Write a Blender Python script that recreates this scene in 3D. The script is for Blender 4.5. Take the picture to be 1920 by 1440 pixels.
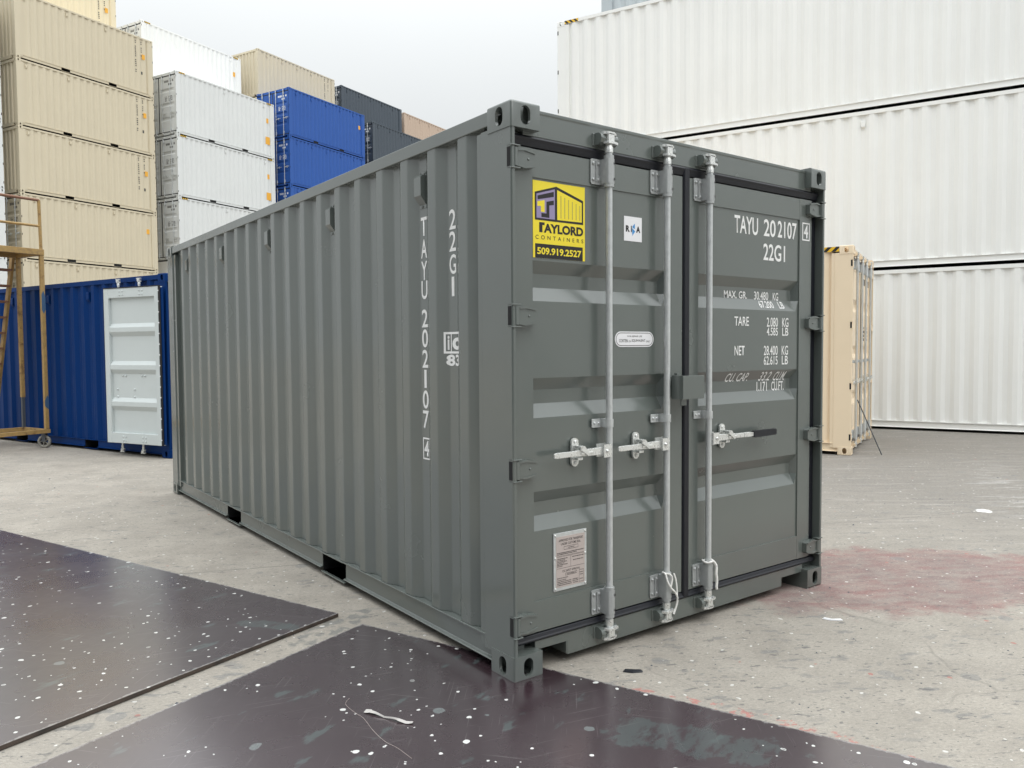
import bpy, bmesh, math, random
from mathutils import Vector, Matrix
random.seed(7)
for o in list(bpy.data.objects):
    bpy.data.objects.remove(o, do_unlink=True)
scene = bpy.context.scene
COL = scene.collection
PI = math.pi

# ------------------------------------------------------------------ camera
cam_d = bpy.data.cameras.new('camera')
cam_d.sensor_fit = 'HORIZONTAL'; cam_d.sensor_width = 36.0
cam_d.lens = 36.0 * 1471.6 / 1920.0
cam_d.clip_start = 0.05; cam_d.clip_end = 3000
cam = bpy.data.objects.new('camera', cam_d); COL.objects.link(cam)
yaw, pitch, roll = 0.64101, -0.04437, -0.0067
fw = Vector((math.sin(yaw)*math.cos(pitch), math.cos(yaw)*math.cos(pitch), math.sin(pitch)))
rt0 = Vector((math.cos(yaw), -math.sin(yaw), 0)); up0 = rt0.cross(fw)
rt = rt0*math.cos(roll) + up0*math.sin(roll); up = -rt0*math.sin(roll) + up0*math.cos(roll)
cm = Matrix((rt, up, -fw)).transposed().to_4x4(); cm.translation = Vector((-2.0663, -2.7657, 1.502))
cam.matrix_world = cm
scene.camera = cam

# ------------------------------------------------------------------ sky, sun, exposure
SUN_EL, SUN_AZ = math.radians(50), math.radians(178)     # azimuth from +Y towards +X
world = bpy.data.worlds.new('World'); scene.world = world; world.use_nodes = True
wn = world.node_tree; wn.nodes.clear()
def wnode(t, **k):
    n = wn.nodes.new(t)
    for a, b in k.items(): setattr(n, a, b)
    return n
sky = wnode('ShaderNodeTexSky', sky_type='NISHITA', sun_disc=False, sun_elevation=SUN_EL, sun_rotation=SUN_AZ, air_density=1.0, dust_density=3.0)
hsv = wnode('ShaderNodeHueSaturation'); hsv.inputs['Saturation'].default_value = 0.12
tc = wnode('ShaderNodeTexCoord'); sep = wnode('ShaderNodeSeparateXYZ')
ramp = wnode('ShaderNodeMapRange'); ramp.inputs['From Min'].default_value = 0.0; ramp.inputs['From Max'].default_value = 1.0
ramp.inputs['To Min'].default_value = 6.25; ramp.inputs['To Max'].default_value = 38.0
pw = wnode('ShaderNodeMath', operation='POWER'); pw.inputs[1].default_value = 2.6; pw.use_clamp = True
noi = wnode('ShaderNodeTexNoise'); noi.inputs['Scale'].default_value = 1.6; noi.inputs['Detail'].default_value = 3
nmr = wnode('ShaderNodeMapRange'); nmr.inputs['To Min'].default_value = 0.90; nmr.inputs['To Max'].default_value = 1.07
mul = wnode('ShaderNodeMath', operation='MULTIPLY')
cc = wnode('ShaderNodeVectorMath', operation='SCALE'); cc.inputs[0].default_value = (0.965, 1.0, 1.012)
mx = wnode('ShaderNodeMix', data_type='RGBA'); mx.inputs['Factor'].default_value = 0.9
bg = wnode('ShaderNodeBackground'); bg.inputs['Strength'].default_value = 0.1
out = wnode('ShaderNodeOutputWorld')
L_ = wn.links.new
L_(sky.outputs[0], hsv.inputs['Color']); L_(tc.outputs['Generated'], sep.inputs[0]); L_(sep.outputs['Z'], pw.inputs[0]); L_(pw.outputs[0], ramp.inputs['Value'])
L_(tc.outputs['Generated'], noi.inputs['Vector']); L_(noi.outputs['Fac'], nmr.inputs['Value'])
L_(ramp.outputs[0], mul.inputs[0]); L_(nmr.outputs[0], mul.inputs[1]); L_(mul.outputs[0], cc.inputs['Scale'])
L_(hsv.outputs[0], mx.inputs[6]); L_(cc.outputs[0], mx.inputs[7]); L_(mx.outputs[2], bg.inputs['Color']); L_(bg.outputs[0], out.inputs['Surface'])

sun_d = bpy.data.lights.new('sun', 'SUN'); sun_d.energy = 0.5; sun_d.angle = math.radians(50); sun_d.color = (1.0, 0.965, 0.92)
sun = bpy.data.objects.new('sun', sun_d); COL.objects.link(sun)
sdir = Vector((math.sin(SUN_AZ)*math.cos(SUN_EL), math.cos(SUN_AZ)*math.cos(SUN_EL), math.sin(SUN_EL)))
sun.rotation_euler = sdir.to_track_quat('Z', 'Y').to_euler(); sun.location = (0, 0, 60)
scene.view_settings.view_transform = 'Standard'; scene.view_settings.look = 'None'
scene.view_settings.exposure = 0.27; scene.view_settings.gamma = 1.0; scene.view_settings.use_curve_mapping = False
scene.cycles.max_bounces = 6; scene.cycles.diffuse_bounces = 4

# ------------------------------------------------------------------ materials
def mat_base(name):
    m = bpy.data.materials.new(name); m.use_nodes = True
    nt = m.node_tree; b = nt.nodes['Principled BSDF']
    return m, nt, b
def N(nt, t, **k):
    n = nt.nodes.new(t)
    for a, b in k.items():
        if a.startswith('i_'):
            key = a[2:].replace('_', ' ')
            n.inputs[key].default_value = b
        else: setattr(n, a, b)
    return n
def mixc(nt, fac, a, b, blend='MIX'):
    n = nt.nodes.new('ShaderNodeMix'); n.data_type = 'RGBA'; n.blend_type = blend
    for sock, val in ((0, fac), (6, a), (7, b)):
        if hasattr(val, 'links'): nt.links.new(val, n.inputs[sock])
        else: n.inputs[sock].default_value = val if sock == 0 else (val if len(val) == 4 else (*val, 1))
    return n.outputs[2]
def rng(nt, val, a, b, c=0.0, d=1.0):
    n = nt.nodes.new('ShaderNodeMapRange')
    nt.links.new(val, n.inputs[0]); n.inputs[1].default_value = a; n.inputs[2].default_value = b
    n.inputs[3].default_value = c; n.inputs[4].default_value = d
    return n.outputs[0]
def math2(nt, op, a, b=0.0):
    n = nt.nodes.new('ShaderNodeMath'); n.operation = op
    for i, v in enumerate((a, b)):
        if hasattr(v, 'links'): nt.links.new(v, n.inputs[i])
        else: n.inputs[i].default_value = v
    return n.outputs[0]
def noise(nt, vec, scale, detail=3, rough=0.5, dist=0.0):
    n = nt.nodes.new('ShaderNodeTexNoise'); n.inputs['Scale'].default_value = scale; n.inputs['Detail'].default_value = detail
    n.inputs['Roughness'].default_value = rough; n.inputs['Distortion'].default_value = dist
    if vec is not None: nt.links.new(vec, n.inputs['Vector'])
    return n
def objco(nt):
    return nt.nodes.new('ShaderNodeTexCoord').outputs['Object']
def bump(nt, b, h, strength, dist=0.01):
    n = nt.nodes.new('ShaderNodeBump'); n.inputs['Strength'].default_value = strength; n.inputs['Distance'].default_value = dist
    nt.links.new(h, n.inputs['Height']); nt.links.new(n.outputs[0], b.inputs['Normal'])

def paint(name, col, rough=0.42, wear=0.1, wave=0.25, dirt=(0.2, 0.18, 0.15), spec=0.5, drift=0.02):
    """sprayed container paint: faint tone drift, orange peel and dents, light dust"""
    m, nt, b = mat_base(name)
    co = objco(nt)
    n1 = noise(nt, co, 0.9, 4, 0.6); n2 = noise(nt, co, 9, 3)
    v = rng(nt, n1.outputs['Fac'], 0.3, 0.7, 1.0-drift, 1.0+drift)
    c = N(nt, 'ShaderNodeVectorMath', operation='SCALE'); c.inputs[0].default_value = col; nt.links.new(v, c.inputs['Scale'])
    fac = rng(nt, n2.outputs['Fac'], 0.5, 0.85, 0.0, wear)
    nt.links.new(mixc(nt, fac, c.outputs[0], dirt), b.inputs['Base Color'])
    b.inputs['Specular IOR Level'].default_value = spec
    r = rng(nt, noise(nt, co, 3.5, 4).outputs['Fac'], 0.3, 0.7, rough - 0.05, rough + 0.09)
    nt.links.new(r, b.inputs['Roughness'])
    if spec > 0.9: b.inputs['IOR'].default_value = 1.55
    h = math2(nt, 'ADD', noise(nt, co, 3.0, 2).outputs['Fac'], math2(nt, 'MULTIPLY', noise(nt, co, 160, 2).outputs['Fac'], 0.004))
    bump(nt, b, h, wave, 0.012)
    return m
def plain(name, col, rough=0.5, metal=0.0):
    m, nt, b = mat_base(name)
    b.inputs['Base Color'].default_value = (*col, 1); b.inputs['Roughness'].default_value = rough; b.inputs['Metallic'].default_value = metal
    return m
def galv(name, col=(0.60, 0.62, 0.62), rough=0.36, metal=0.45):
    m, nt, b = mat_base(name)
    co = objco(nt)
    n = noise(nt, co, 45, 3); v = N(nt, 'ShaderNodeTexVoronoi', i_Scale=160.0); nt.links.new(co, v.inputs['Vector'])
    f = math2(nt, 'ADD', rng(nt, n.outputs['Fac'], 0.3, 0.7, 0.15, 0.6), rng(nt, v.outputs['Color'], 0, 1, 0, 0.25))
    nt.links.new(mixc(nt, f, tuple(c*0.88 for c in col), tuple(min(1, c*1.12) for c in col)), b.inputs['Base Color'])
    nt.links.new(rng(nt, n.outputs['Fac'], 0.3, 0.7, rough-0.08, rough+0.12), b.inputs['Roughness'])
    b.inputs['Metallic'].default_value = metal
    return m

M = {}
M['grey'] = paint('grey_paint', (0.113, 0.129, 0.120), 0.19, 0.03, 0.16, spec=0.95, drift=0.05)
M['grey_door'] = M['grey']
M['beige'] = paint('beige_paint', (0.61, 0.54, 0.40), 0.45, 0.02, 0.15)
M['ivory'] = paint('ivory_paint', (0.75, 0.66, 0.47), 0.45, 0.02, 0.15)
M['tan'] = paint('tan_paint', (0.84, 0.69, 0.50), 0.40, 0.02, 0.15)
M['pinkbeige'] = paint('pink_beige_paint', (0.52, 0.40, 0.31), 0.5, 0.05, 0.15)
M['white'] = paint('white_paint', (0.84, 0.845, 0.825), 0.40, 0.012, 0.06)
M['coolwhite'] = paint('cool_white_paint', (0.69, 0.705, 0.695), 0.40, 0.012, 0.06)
M['lightgrey'] = paint('light_grey_paint', (0.42, 0.46, 0.48), 0.45, 0.04, 0.15)
M['blue'] = paint('blue_paint', (0.024, 0.095, 0.36), 0.45, 0.02, 0.15, (0.1, 0.1, 0.12), 0.35)
M['darkblue'] = paint('dark_blue_paint', (0.0005, 0.028, 0.135), 0.42, 0.01, 0.2, (0.05, 0.06, 0.1), 0.10)
M['slate'] = paint('slate_paint', (0.055, 0.072, 0.092), 0.45, 0.04, 0.15)
M['galv'] = galv('galvanised_steel')
M['dullgalv'] = galv('dull_galvanised_bracket', (0.43, 0.445, 0.445), 0.45, 0.4)
M['zinc'] = galv('bright_zinc', (0.76, 0.77, 0.75), 0.28, 0.55)
M['rubber'] = plain('black_rubber', (0.006, 0.007, 0.012), 0.42)
M['black'] = plain('black_print', (0.012, 0.010, 0.012), 0.5)
M['wtext'] = plain('white_lettering', (0.80, 0.80, 0.79), 0.5)
M['dtext'] = plain('dark_lettering', (0.055, 0.052, 0.05), 0.5)
M['yellow'] = plain('yellow_vinyl', (0.86, 0.70, 0.035), 0.35)
M['lavender'] = plain('lavender_print', (0.30, 0.25, 0.42), 0.4)
M['greyline'] = plain('olive_print', (0.38, 0.32, 0.10), 0.4)
M['wvinyl'] = plain('white_vinyl', (0.82, 0.82, 0.84), 0.35)
M['bluevinyl'] = plain('blue_print', (0.05, 0.28, 0.62), 0.4)
M['orange'] = plain('orange_vinyl', (0.80, 0.40, 0.04), 0.45)
M['plate'] = plain('plate_face', (0.50, 0.43, 0.40), 0.45)
M['rope'] = plain('white_rope', (0.80, 0.79, 0.76), 0.9)
M['void'] = plain('dark_interior', (0.012, 0.012, 0.013), 0.9)  # near black stands in for shade inside fork pockets and hinge slots
M['doorwhite'] = paint('white_lining_paint', (0.55, 0.595, 0.595), 0.42, 0.04, 0.15)
M['channel_shade'] = plain('dark_green_grey_shade', (0.030, 0.040, 0.042), 0.4)  # green grey of the shaded post channel, kept as a colour; unused
def stripes():
    m, nt, b = mat_base('hazard_stripes')
    co = N(nt, 'ShaderNodeTexCoord').outputs['Object']
    s = N(nt, 'ShaderNodeSeparateXYZ'); nt.links.new(co, s.inputs[0])
    t = math2(nt, 'ADD', math2(nt, 'ADD', s.outputs['Y'], s.outputs['X']), s.outputs['Z'])
    t = math2(nt, 'FRACT', math2(nt, 'MULTIPLY', t, 9.0))
    nt.links.new(mixc(nt, math2(nt, 'GREATER_THAN', t, 0.5), (0.80, 0.48, 0.02), (0.015, 0.012, 0.01)), b.inputs['Base Color'])
    return m
M['hazard'] = stripes(); M['tape'] = plain('pale_tape', (0.46, 0.44, 0.42), 0.6)

GU = (math.sin(math.radians(66.5)), math.cos(math.radians(66.5)))    # yard direction "along the stacks"
def dots(nt, vec, scale, rmin, rmax, keep, pw=2.5):
    """round paint drips of random size: 1 inside a dot"""
    v = N(nt, 'ShaderNodeTexVoronoi', feature='F1', voronoi_dimensions='2D'); v.inputs['Scale'].default_value = scale; nt.links.new(vec, v.inputs['Vector'])
    s = N(nt, 'ShaderNodeSeparateColor'); nt.links.new(v.outputs['Color'], s.inputs[0])
    rad = rng(nt, math2(nt, 'POWER', s.outputs[0], pw), 0, 1, rmin*scale, rmax*scale)
    inside = math2(nt, 'LESS_THAN', v.outputs['Distance'], rad)
    return math2(nt, 'MULTIPLY', inside, math2(nt, 'LESS_THAN', s.outputs[1], keep))
def flat2(nt, vec, amt=0.03, sc=14):
    """xy only, edges wobbled a little"""
    n = noise(nt, vec, sc, 2)
    sub = N(nt, 'ShaderNodeVectorMath', operation='SUBTRACT'); nt.links.new(n.outputs['Color'], sub.inputs[0]); sub.inputs[1].default_value = (0.5, 0.5, 0.5)
    s = N(nt, 'ShaderNodeVectorMath', operation='SCALE'); nt.links.new(sub.outputs[0], s.inputs[0]); s.inputs['Scale'].default_value = amt
    a = N(nt, 'ShaderNodeVectorMath', operation='ADD'); nt.links.new(vec, a.inputs[0]); nt.links.new(s.outputs[0], a.inputs[1])
    m = N(nt, 'ShaderNodeVectorMath', operation='MULTIPLY'); nt.links.new(a.outputs[0], m.inputs[0]); m.inputs[1].default_value = (1, 1, 0)
    return m.outputs[0]

def ellipse(nt, vec, cx, cy, rx, ry, ang, wob, scale):
    """1 inside a ragged ellipse on the floor"""
    mp = N(nt, 'ShaderNodeMapping', vector_type='TEXTURE'); nt.links.new(vec, mp.inputs['Vector'])
    mp.inputs['Location'].default_value = (cx, cy, 0); mp.inputs['Rotation'].default_value = (0, 0, ang); mp.inputs['Scale'].default_value = (rx, ry, 1)
    ln = N(nt, 'ShaderNodeVectorMath', operation='LENGTH'); nt.links.new(mp.outputs[0], ln.inputs[0])
    n = noise(nt, vec, scale, 5, 0.65)
    return math2(nt, 'SUBTRACT', ln.outputs['Value'], math2(nt, 'MULTIPLY', math2(nt, 'SUBTRACT', n.outputs['Fac'], 0.5), wob))

def ground_mat():
    m, nt, b = mat_base('worn_concrete')
    co = objco(nt)
    f2 = N(nt, 'ShaderNodeVectorMath', operation='MULTIPLY'); nt.links.new(co, f2.inputs[0]); f2.inputs[1].default_value = (1, 1, 0); xy = f2.outputs[0]
    sp = N(nt, 'ShaderNodeSeparateXYZ'); nt.links.new(xy, sp.inputs[0])
    big = noise(nt, xy, 0.35, 4, 0.6); mid = noise(nt, xy, 2.6, 6, 0.66); fine = noise(nt, xy, 90, 4, 0.7); grit = noise(nt, xy, 420, 2, 0.6)
    # traffic streaks along the yard
    mp = N(nt, 'ShaderNodeMapping', vector_type='TEXTURE'); nt.links.new(xy, mp.inputs['Vector'])
    mp.inputs['Rotation'].default_value = (0, 0, math.radians(-38)); mp.inputs['Scale'].default_value = (1.0, 0.11, 1)
    st = noise(nt, mp.outputs[0], 1.1, 7, 0.72)
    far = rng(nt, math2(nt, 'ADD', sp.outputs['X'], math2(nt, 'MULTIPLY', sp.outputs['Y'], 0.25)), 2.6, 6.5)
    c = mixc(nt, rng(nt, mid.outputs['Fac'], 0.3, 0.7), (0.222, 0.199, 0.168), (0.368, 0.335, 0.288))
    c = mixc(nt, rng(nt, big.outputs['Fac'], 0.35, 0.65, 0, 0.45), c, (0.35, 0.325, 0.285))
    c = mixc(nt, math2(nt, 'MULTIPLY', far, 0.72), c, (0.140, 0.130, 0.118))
    sk = rng(nt, st.outputs['Fac'], 0.50, 0.66)
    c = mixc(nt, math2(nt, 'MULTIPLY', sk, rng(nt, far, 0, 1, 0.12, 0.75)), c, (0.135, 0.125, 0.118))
    sl = rng(nt, st.outputs['Fac'], 0.44, 0.33)
    c = mixc(nt, math2(nt, 'MULTIPLY', sl, rng(nt, far, 0, 1, 0.1, 0.5)), c, (0.46, 0.44, 0.41))
    # smeared oil and paint marks
    mp2 = N(nt, 'ShaderNodeMapping', vector_type='TEXTURE'); nt.links.new(xy, mp2.inputs['Vector'])
    mp2.inputs['Rotation'].default_value = (0, 0, math.radians(-30)); mp2.inputs['Scale'].default_value = (1.0, 0.42, 1)
    sm = noise(nt, mp2.outputs[0], 6.5, 5, 0.62); msk = noise(nt, xy, 0.9, 2)
    s1 = math2(nt, 'MULTIPLY', rng(nt, sm.outputs['Fac'], 0.575, 0.63), rng(nt, msk.outputs['Fac'], 0.40, 0.56))
    c = mixc(nt, math2(nt, 'MULTIPLY', s1, 0.60), c, (0.13, 0.135, 0.14))
    # red primer patch and its splashes
    e = ellipse(nt, xy, 2.95, -0.22, 1.42, 0.74, math.radians(-28), 0.9, 3.6)
    rim = rng(nt, e, 1.02, 0.84)
    tone = rng(nt, noise(nt, xy, 1.9, 5, 0.6).outputs['Fac'], 0.35, 0.65)
    tone = math2(nt, 'ADD', math2(nt, 'MULTIPLY', tone, 0.55), rng(nt, noise(nt, mp2.outputs[0], 3.0, 6, 0.7).outputs['Fac'], 0.35, 0.65, 0, 0.45))
    redc = mixc(nt, tone, (0.225, 0.100, 0.094), (0.165, 0.122, 0.117))
    edge = math2(nt, 'MULTIPLY', rng(nt, e, 0.72, 0.93), rim)
    redc = mixc(nt, math2(nt, 'MULTIPLY', edge, rng(nt, noise(nt, xy, 4.0, 4, 0.6).outputs['Fac'], 0.42, 0.6, 0.1, 0.9)), redc, (0.285, 0.105, 0.095))
    c = mixc(nt, math2(nt, 'MULTIPLY', rim, rng(nt, noise(nt, mp2.outputs[0], 5.0, 5, 0.6).outputs['Fac'], 0.36, 0.60, 1.0, 0.50)), c, redc)
    e2 = ellipse(nt, xy, 0.52, -0.86, 0.62, 0.12, math.radians(-68), 1.7, 9)
    spots = math2(nt, 'MULTIPLY', rng(nt, e2, 1.0, 0.92), rng(nt, noise(nt, xy, 16, 4, 0.6).outputs['Fac'], 0.52, 0.56))
    c = mixc(nt, math2(nt, 'MULTIPLY', spots, 0.75), c, (0.42, 0.13, 0.11))
    e3 = ellipse(nt, xy, 5.63, 0.36, 0.11, 0.08, 0.2, 2.0, 9)
    c = mixc(nt, math2(nt, 'MULTIPLY', rng(nt, e3, 0.80, 0.70), 0.95), c, (0.82, 0.82, 0.80))
    e4 = ellipse(nt, xy, 7.0, 0.7, 2.3, 0.5, math.radians(28), 1.3, 5)
    c = mixc(nt, math2(nt, 'MULTIPLY', math2(nt, 'MULTIPLY', rng(nt, e4, 1.0, 0.4), rng(nt, st.outputs['Fac'], 0.53, 0.58)), 0.45), c, (0.52, 0.51, 0.49))
    # grease where the mats meet
    e5 = ellipse(nt, xy, -0.33, 1.19, 0.34, 0.10, math.radians(24), 1.5, 10)
    c = mixc(nt, math2(nt, 'MULTIPLY', rng(nt, e5, 1.0, 0.8), rng(nt, noise(nt, xy, 14, 4).outputs['Fac'], 0.46, 0.55, 0, 0.8)), c, (0.13, 0.135, 0.13))
    # drips and grit
    w1 = flat2(nt, co, 0.03, 20); w2 = flat2(nt, co, 0.05, 9)
    c = mixc(nt, math2(nt, 'MULTIPLY', dots(nt, w1, 13, 0.002, 0.010, 0.30), 0.9), c, (0.66, 0.65, 0.62))
    c = mixc(nt, math2(nt, 'MULTIPLY', dots(nt, w1, 23, 0.002, 0.007, 0.22), 0.85), c, (0.10, 0.10, 0.10))
    c = mixc(nt, math2(nt, 'MULTIPLY', dots(nt, w2, 4.1, 0.006, 0.05, 0.16, 3.0), 0.5), c, (0.15, 0.155, 0.16))
    # slab joints
    jd = math2(nt, 'ADD', math2(nt, 'MULTIPLY', sp.outputs['X'], 0.36), math2(nt, 'MULTIPLY', sp.outputs['Y'], 0.933))
    jj = math2(nt, 'ABSOLUTE', math2(nt, 'SUBTRACT', math2(nt, 'FRACT', math2(nt, 'DIVIDE', math2(nt, 'SUBTRACT', jd, 7.33 - 5.0), 5.0)), 0.5))
    jw = math2(nt, 'ADD', jj, math2(nt, 'MULTIPLY', math2(nt, 'SUBTRACT', mid.outputs['Fac'], 0.5), 0.002))
    joint = rng(nt, jw, 0.4992, 0.4978, 1.0, 0.0)
    c = mixc(nt, math2(nt, 'MULTIPLY', joint, 0.6), c, (0.12, 0.11, 0.10))
    fm = noise(nt, mp2.outputs[0], 42, 5, 0.75)
    c = mixc(nt, rng(nt, fm.outputs['Fac'], 0.50, 0.66, 0.0, 0.50), c, (0.180, 0.172, 0.162))
    c = mixc(nt, rng(nt, fm.outputs['Fac'], 0.45, 0.35, 0.0, 0.40), c, (0.52, 0.49, 0.44))
    c = mixc(nt, rng(nt, fine.outputs['Fac'], 0.45, 0.68, 0.0, 0.45), c, (0.21, 0.195, 0.178))
    c = mixc(nt, math2(nt, 'MULTIPLY', dots(nt, w1, 4.3, 0.004, 0.013, 0.10, 1.2), 0.75), c, (0.33, 0.12, 0.10))
    # hairline cracks
    cv = N(nt, 'ShaderNodeTexVoronoi', feature='DISTANCE_TO_EDGE'); cv.inputs['Scale'].default_value = 0.33; nt.links.new(flat2(nt, co, 0.55, 1.6), cv.inputs['Vector'])
    crk = math2(nt, 'MULTIPLY', rng(nt, cv.outputs['Distance'], 0.0022, 0.0006), rng(nt, noise(nt, xy, 0.8, 2).outputs['Fac'], 0.46, 0.54))
    c = mixc(nt, math2(nt, 'MULTIPLY', crk, 0.28), c, (0.10, 0.095, 0.088))
    c = mixc(nt, rng(nt, grit.outputs['Fac'], 0.52, 0.72, 0.0, 0.45), c, (0.56, 0.53, 0.48))
    s2 = rng(nt, noise(nt, mp2.outputs[0], 11, 5, 0.62).outputs['Fac'], 0.615, 0.645)
    c = mixc(nt, math2(nt, 'MULTIPLY', s2, 0.72), c, (0.125, 0.122, 0.120))
    s3 = rng(nt, noise(nt, mp2.outputs[0], 24, 4, 0.6).outputs['Fac'], 0.63, 0.66)
    c = mixc(nt, math2(nt, 'MULTIPLY', s3, 0.60), c, (0.115, 0.112, 0.11))
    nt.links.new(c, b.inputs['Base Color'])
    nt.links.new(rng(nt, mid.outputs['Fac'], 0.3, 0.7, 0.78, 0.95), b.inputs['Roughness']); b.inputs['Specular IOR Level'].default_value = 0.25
    h = math2(nt, 'ADD', math2(nt, 'MULTIPLY', mid.outputs['Fac'], 1.0), math2(nt, 'MULTIPLY', fine.outputs['Fac'], 0.25))
    h = math2(nt, 'SUBTRACT', h, math2(nt, 'MULTIPLY', joint, 0.8))
    bump(nt, b, h, 0.5, 0.006)
    return m
def mat_film(name, patch):
    """dark film-faced board with paint spots"""
    m, nt, b = mat_base(name)
    co = objco(nt)
    mid = noise(nt, co, 1.7, 5, 0.6); big = noise(nt, co, 0.6, 3)
    c = mixc(nt, rng(nt, mid.outputs['Fac'], 0.3, 0.7), (0.028, 0.012, 0.018), (0.045, 0.026, 0.033))
    c = mixc(nt, rng(nt, big.outputs['Fac'], 0.45, 0.65, 0, 0.5), c, (0.045, 0.038, 0.039))
    mp = N(nt, 'ShaderNodeMapping', vector_type='TEXTURE'); nt.links.new(co, mp.inputs['Vector']); mp.inputs['Scale'].default_value = (1, 0.4, 1)
    s = rng(nt, noise(nt, mp.outputs[0], 3.2, 5, 0.6).outputs['Fac'], 0.615, 0.66)
    c = mixc(nt, math2(nt, 'MULTIPLY', s, 0.55), c, (0.085, 0.115, 0.115))
    sc = rng(nt, noise(nt, mp.outputs[0], 26, 4, 0.7).outputs['Fac'], 0.62, 0.72)
    c = mixc(nt, math2(nt, 'MULTIPLY', sc, 0.06), c, (0.16, 0.15, 0.15))
    w = flat2(nt, co, 0.018, 30)
    # worn streaks of grey green primer
    pe = ellipse(nt, co, *patch, 2.2, 6.0)
    c = mixc(nt, math2(nt, 'MULTIPLY', math2(nt, 'MULTIPLY', rng(nt, pe, 1.0, 0.93), rng(nt, noise(nt, mp.outputs[0], 7, 5, 0.7).outputs['Fac'], 0.40, 0.50)), 0.55), c, (0.065, 0.088, 0.088))
    # fine scratches
    for k, (rz, sc_) in enumerate(((0.5, 3.0), (1.9, 2.2), (-0.6, 2.6))):
        ms = N(nt, 'ShaderNodeMapping', vector_type='TEXTURE'); nt.links.new(co, ms.inputs['Vector']); ms.inputs['Rotation'].default_value = (0, 0, rz); ms.inputs['Scale'].default_value = (1.0, 0.018, 1); ms.inputs['Location'].default_value = (k*3.3, k*1.7, 0)
        sn = rng(nt, noise(nt, ms.outputs[0], sc_, 2, 0.4).outputs['Fac'], 0.69, 0.73)
        c = mixc(nt, math2(nt, 'MULTIPLY', sn, 0.35), c, (0.22, 0.20, 0.20))
    # frayed pale edge
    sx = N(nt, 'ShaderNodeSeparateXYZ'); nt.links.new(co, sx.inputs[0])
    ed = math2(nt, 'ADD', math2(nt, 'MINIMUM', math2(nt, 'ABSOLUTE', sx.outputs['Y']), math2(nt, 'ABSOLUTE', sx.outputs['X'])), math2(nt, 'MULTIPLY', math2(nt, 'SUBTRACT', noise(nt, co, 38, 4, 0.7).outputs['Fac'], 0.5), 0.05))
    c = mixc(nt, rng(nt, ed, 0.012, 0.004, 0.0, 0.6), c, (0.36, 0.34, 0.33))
    d0 = dots(nt, w, 7.0, 0.0045, 0.0105, 0.60, 1.3); d1 = dots(nt, w, 4.0, 0.006, 0.0135, 0.45, 1.6); d2 = dots(nt, w, 14.0, 0.0028, 0.0048, 0.25, 1.0); d3 = dots(nt, w, 5.0, 0.006, 0.026, 0.10)
    c = mixc(nt, math2(nt, 'MULTIPLY', d3, 0.6), c, (0.20, 0.23, 0.23))
    cl = rng(nt, noise(nt, co, 1.3, 2).outputs['Fac'], 0.40, 0.58)
    for d_ in (d2, d0, d1): c = mixc(nt, math2(nt, 'MULTIPLY', d_, math2(nt, 'GREATER_THAN', cl, 0.35)) if d_ is not d1 else d_, c, (0.72, 0.72, 0.70))
    dk = dots(nt, w, 7.0, 0.002, 0.010, 0.10); c = mixc(nt, math2(nt, 'MULTIPLY', dk, 0.7), c, (0.02, 0.018, 0.018))
    nt.links.new(c, b.inputs['Base Color'])
    nt.links.new(rng(nt, noise(nt, co, 2.3, 5, 0.6).outputs['Fac'], 0.3, 0.7, 0.20, 0.38), b.inputs['Roughness'])
    b.inputs['Specular IOR Level'].default_value = 0.3; b.inputs['Coat Weight'].default_value = 1.0; b.inputs['Coat IOR'].default_value = 2.5; b.inputs['Coat Roughness'].default_value = 0.22
    bump(nt, b, noise(nt, co, 2.5, 1).outputs['Fac'], 0.05, 0.02)
    return m
def ply_edge():
    m, nt, b = mat_base('board_edge')
    co = objco(nt); s = N(nt, 'ShaderNodeSeparateXYZ'); nt.links.new(co, s.inputs[0])
    f = math2(nt, 'FRACT', math2(nt, 'MULTIPLY', s.outputs['Z'], 180))
    c = mixc(nt, math2(nt, 'GREATER_THAN', f, 0.5), (0.05, 0.036, 0.030), (0.10, 0.075, 0.06))
    c = mixc(nt, rng(nt, noise(nt, co, 6, 4).outputs['Fac'], 0.5, 0.7), c, (0.03, 0.026, 0.024))
    nt.links.new(c, b.inputs['Base Color']); b.inputs['Roughness'].default_value = 0.7
    return m
def rusty_yellow():
    m, nt, b = mat_base('rusty_yellow_paint')
    co = objco(nt)
    n = noise(nt, co, 5, 6, 0.7); n2 = noise(nt, co, 22, 4, 0.6)
    c = mixc(nt, rng(nt, n2.outputs['Fac'], 0.35, 0.7), (0.40, 0.255, 0.085), (0.30, 0.20, 0.085))
    c = mixc(nt, rng(nt, n.outputs['Fac'], 0.54, 0.68, 0, 0.8), c, (0.095, 0.042, 0.022))
    nt.links.new(c, b.inputs['Base Color']); b.inputs['Roughness'].default_value = 0.6
    bump(nt, b, n2.outputs['Fac'], 0.3, 0.004)
    return m
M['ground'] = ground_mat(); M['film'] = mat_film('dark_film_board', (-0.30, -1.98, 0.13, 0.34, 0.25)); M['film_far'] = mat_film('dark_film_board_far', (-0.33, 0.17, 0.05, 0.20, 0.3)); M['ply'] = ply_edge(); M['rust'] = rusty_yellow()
M['railred'] = plain('reddish_rust_rail', (0.22, 0.11, 0.065), 0.6)
M['wheel'] = plain('grey_rubber_wheel', (0.27, 0.26, 0.23), 0.7)
M['steelgrey'] = plain('bare_grey_post', (0.075, 0.085, 0.10), 0.5)
M['bluesmear'] = plain('blue_overspray', (0.045, 0.10, 0.19), 0.6)

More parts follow.
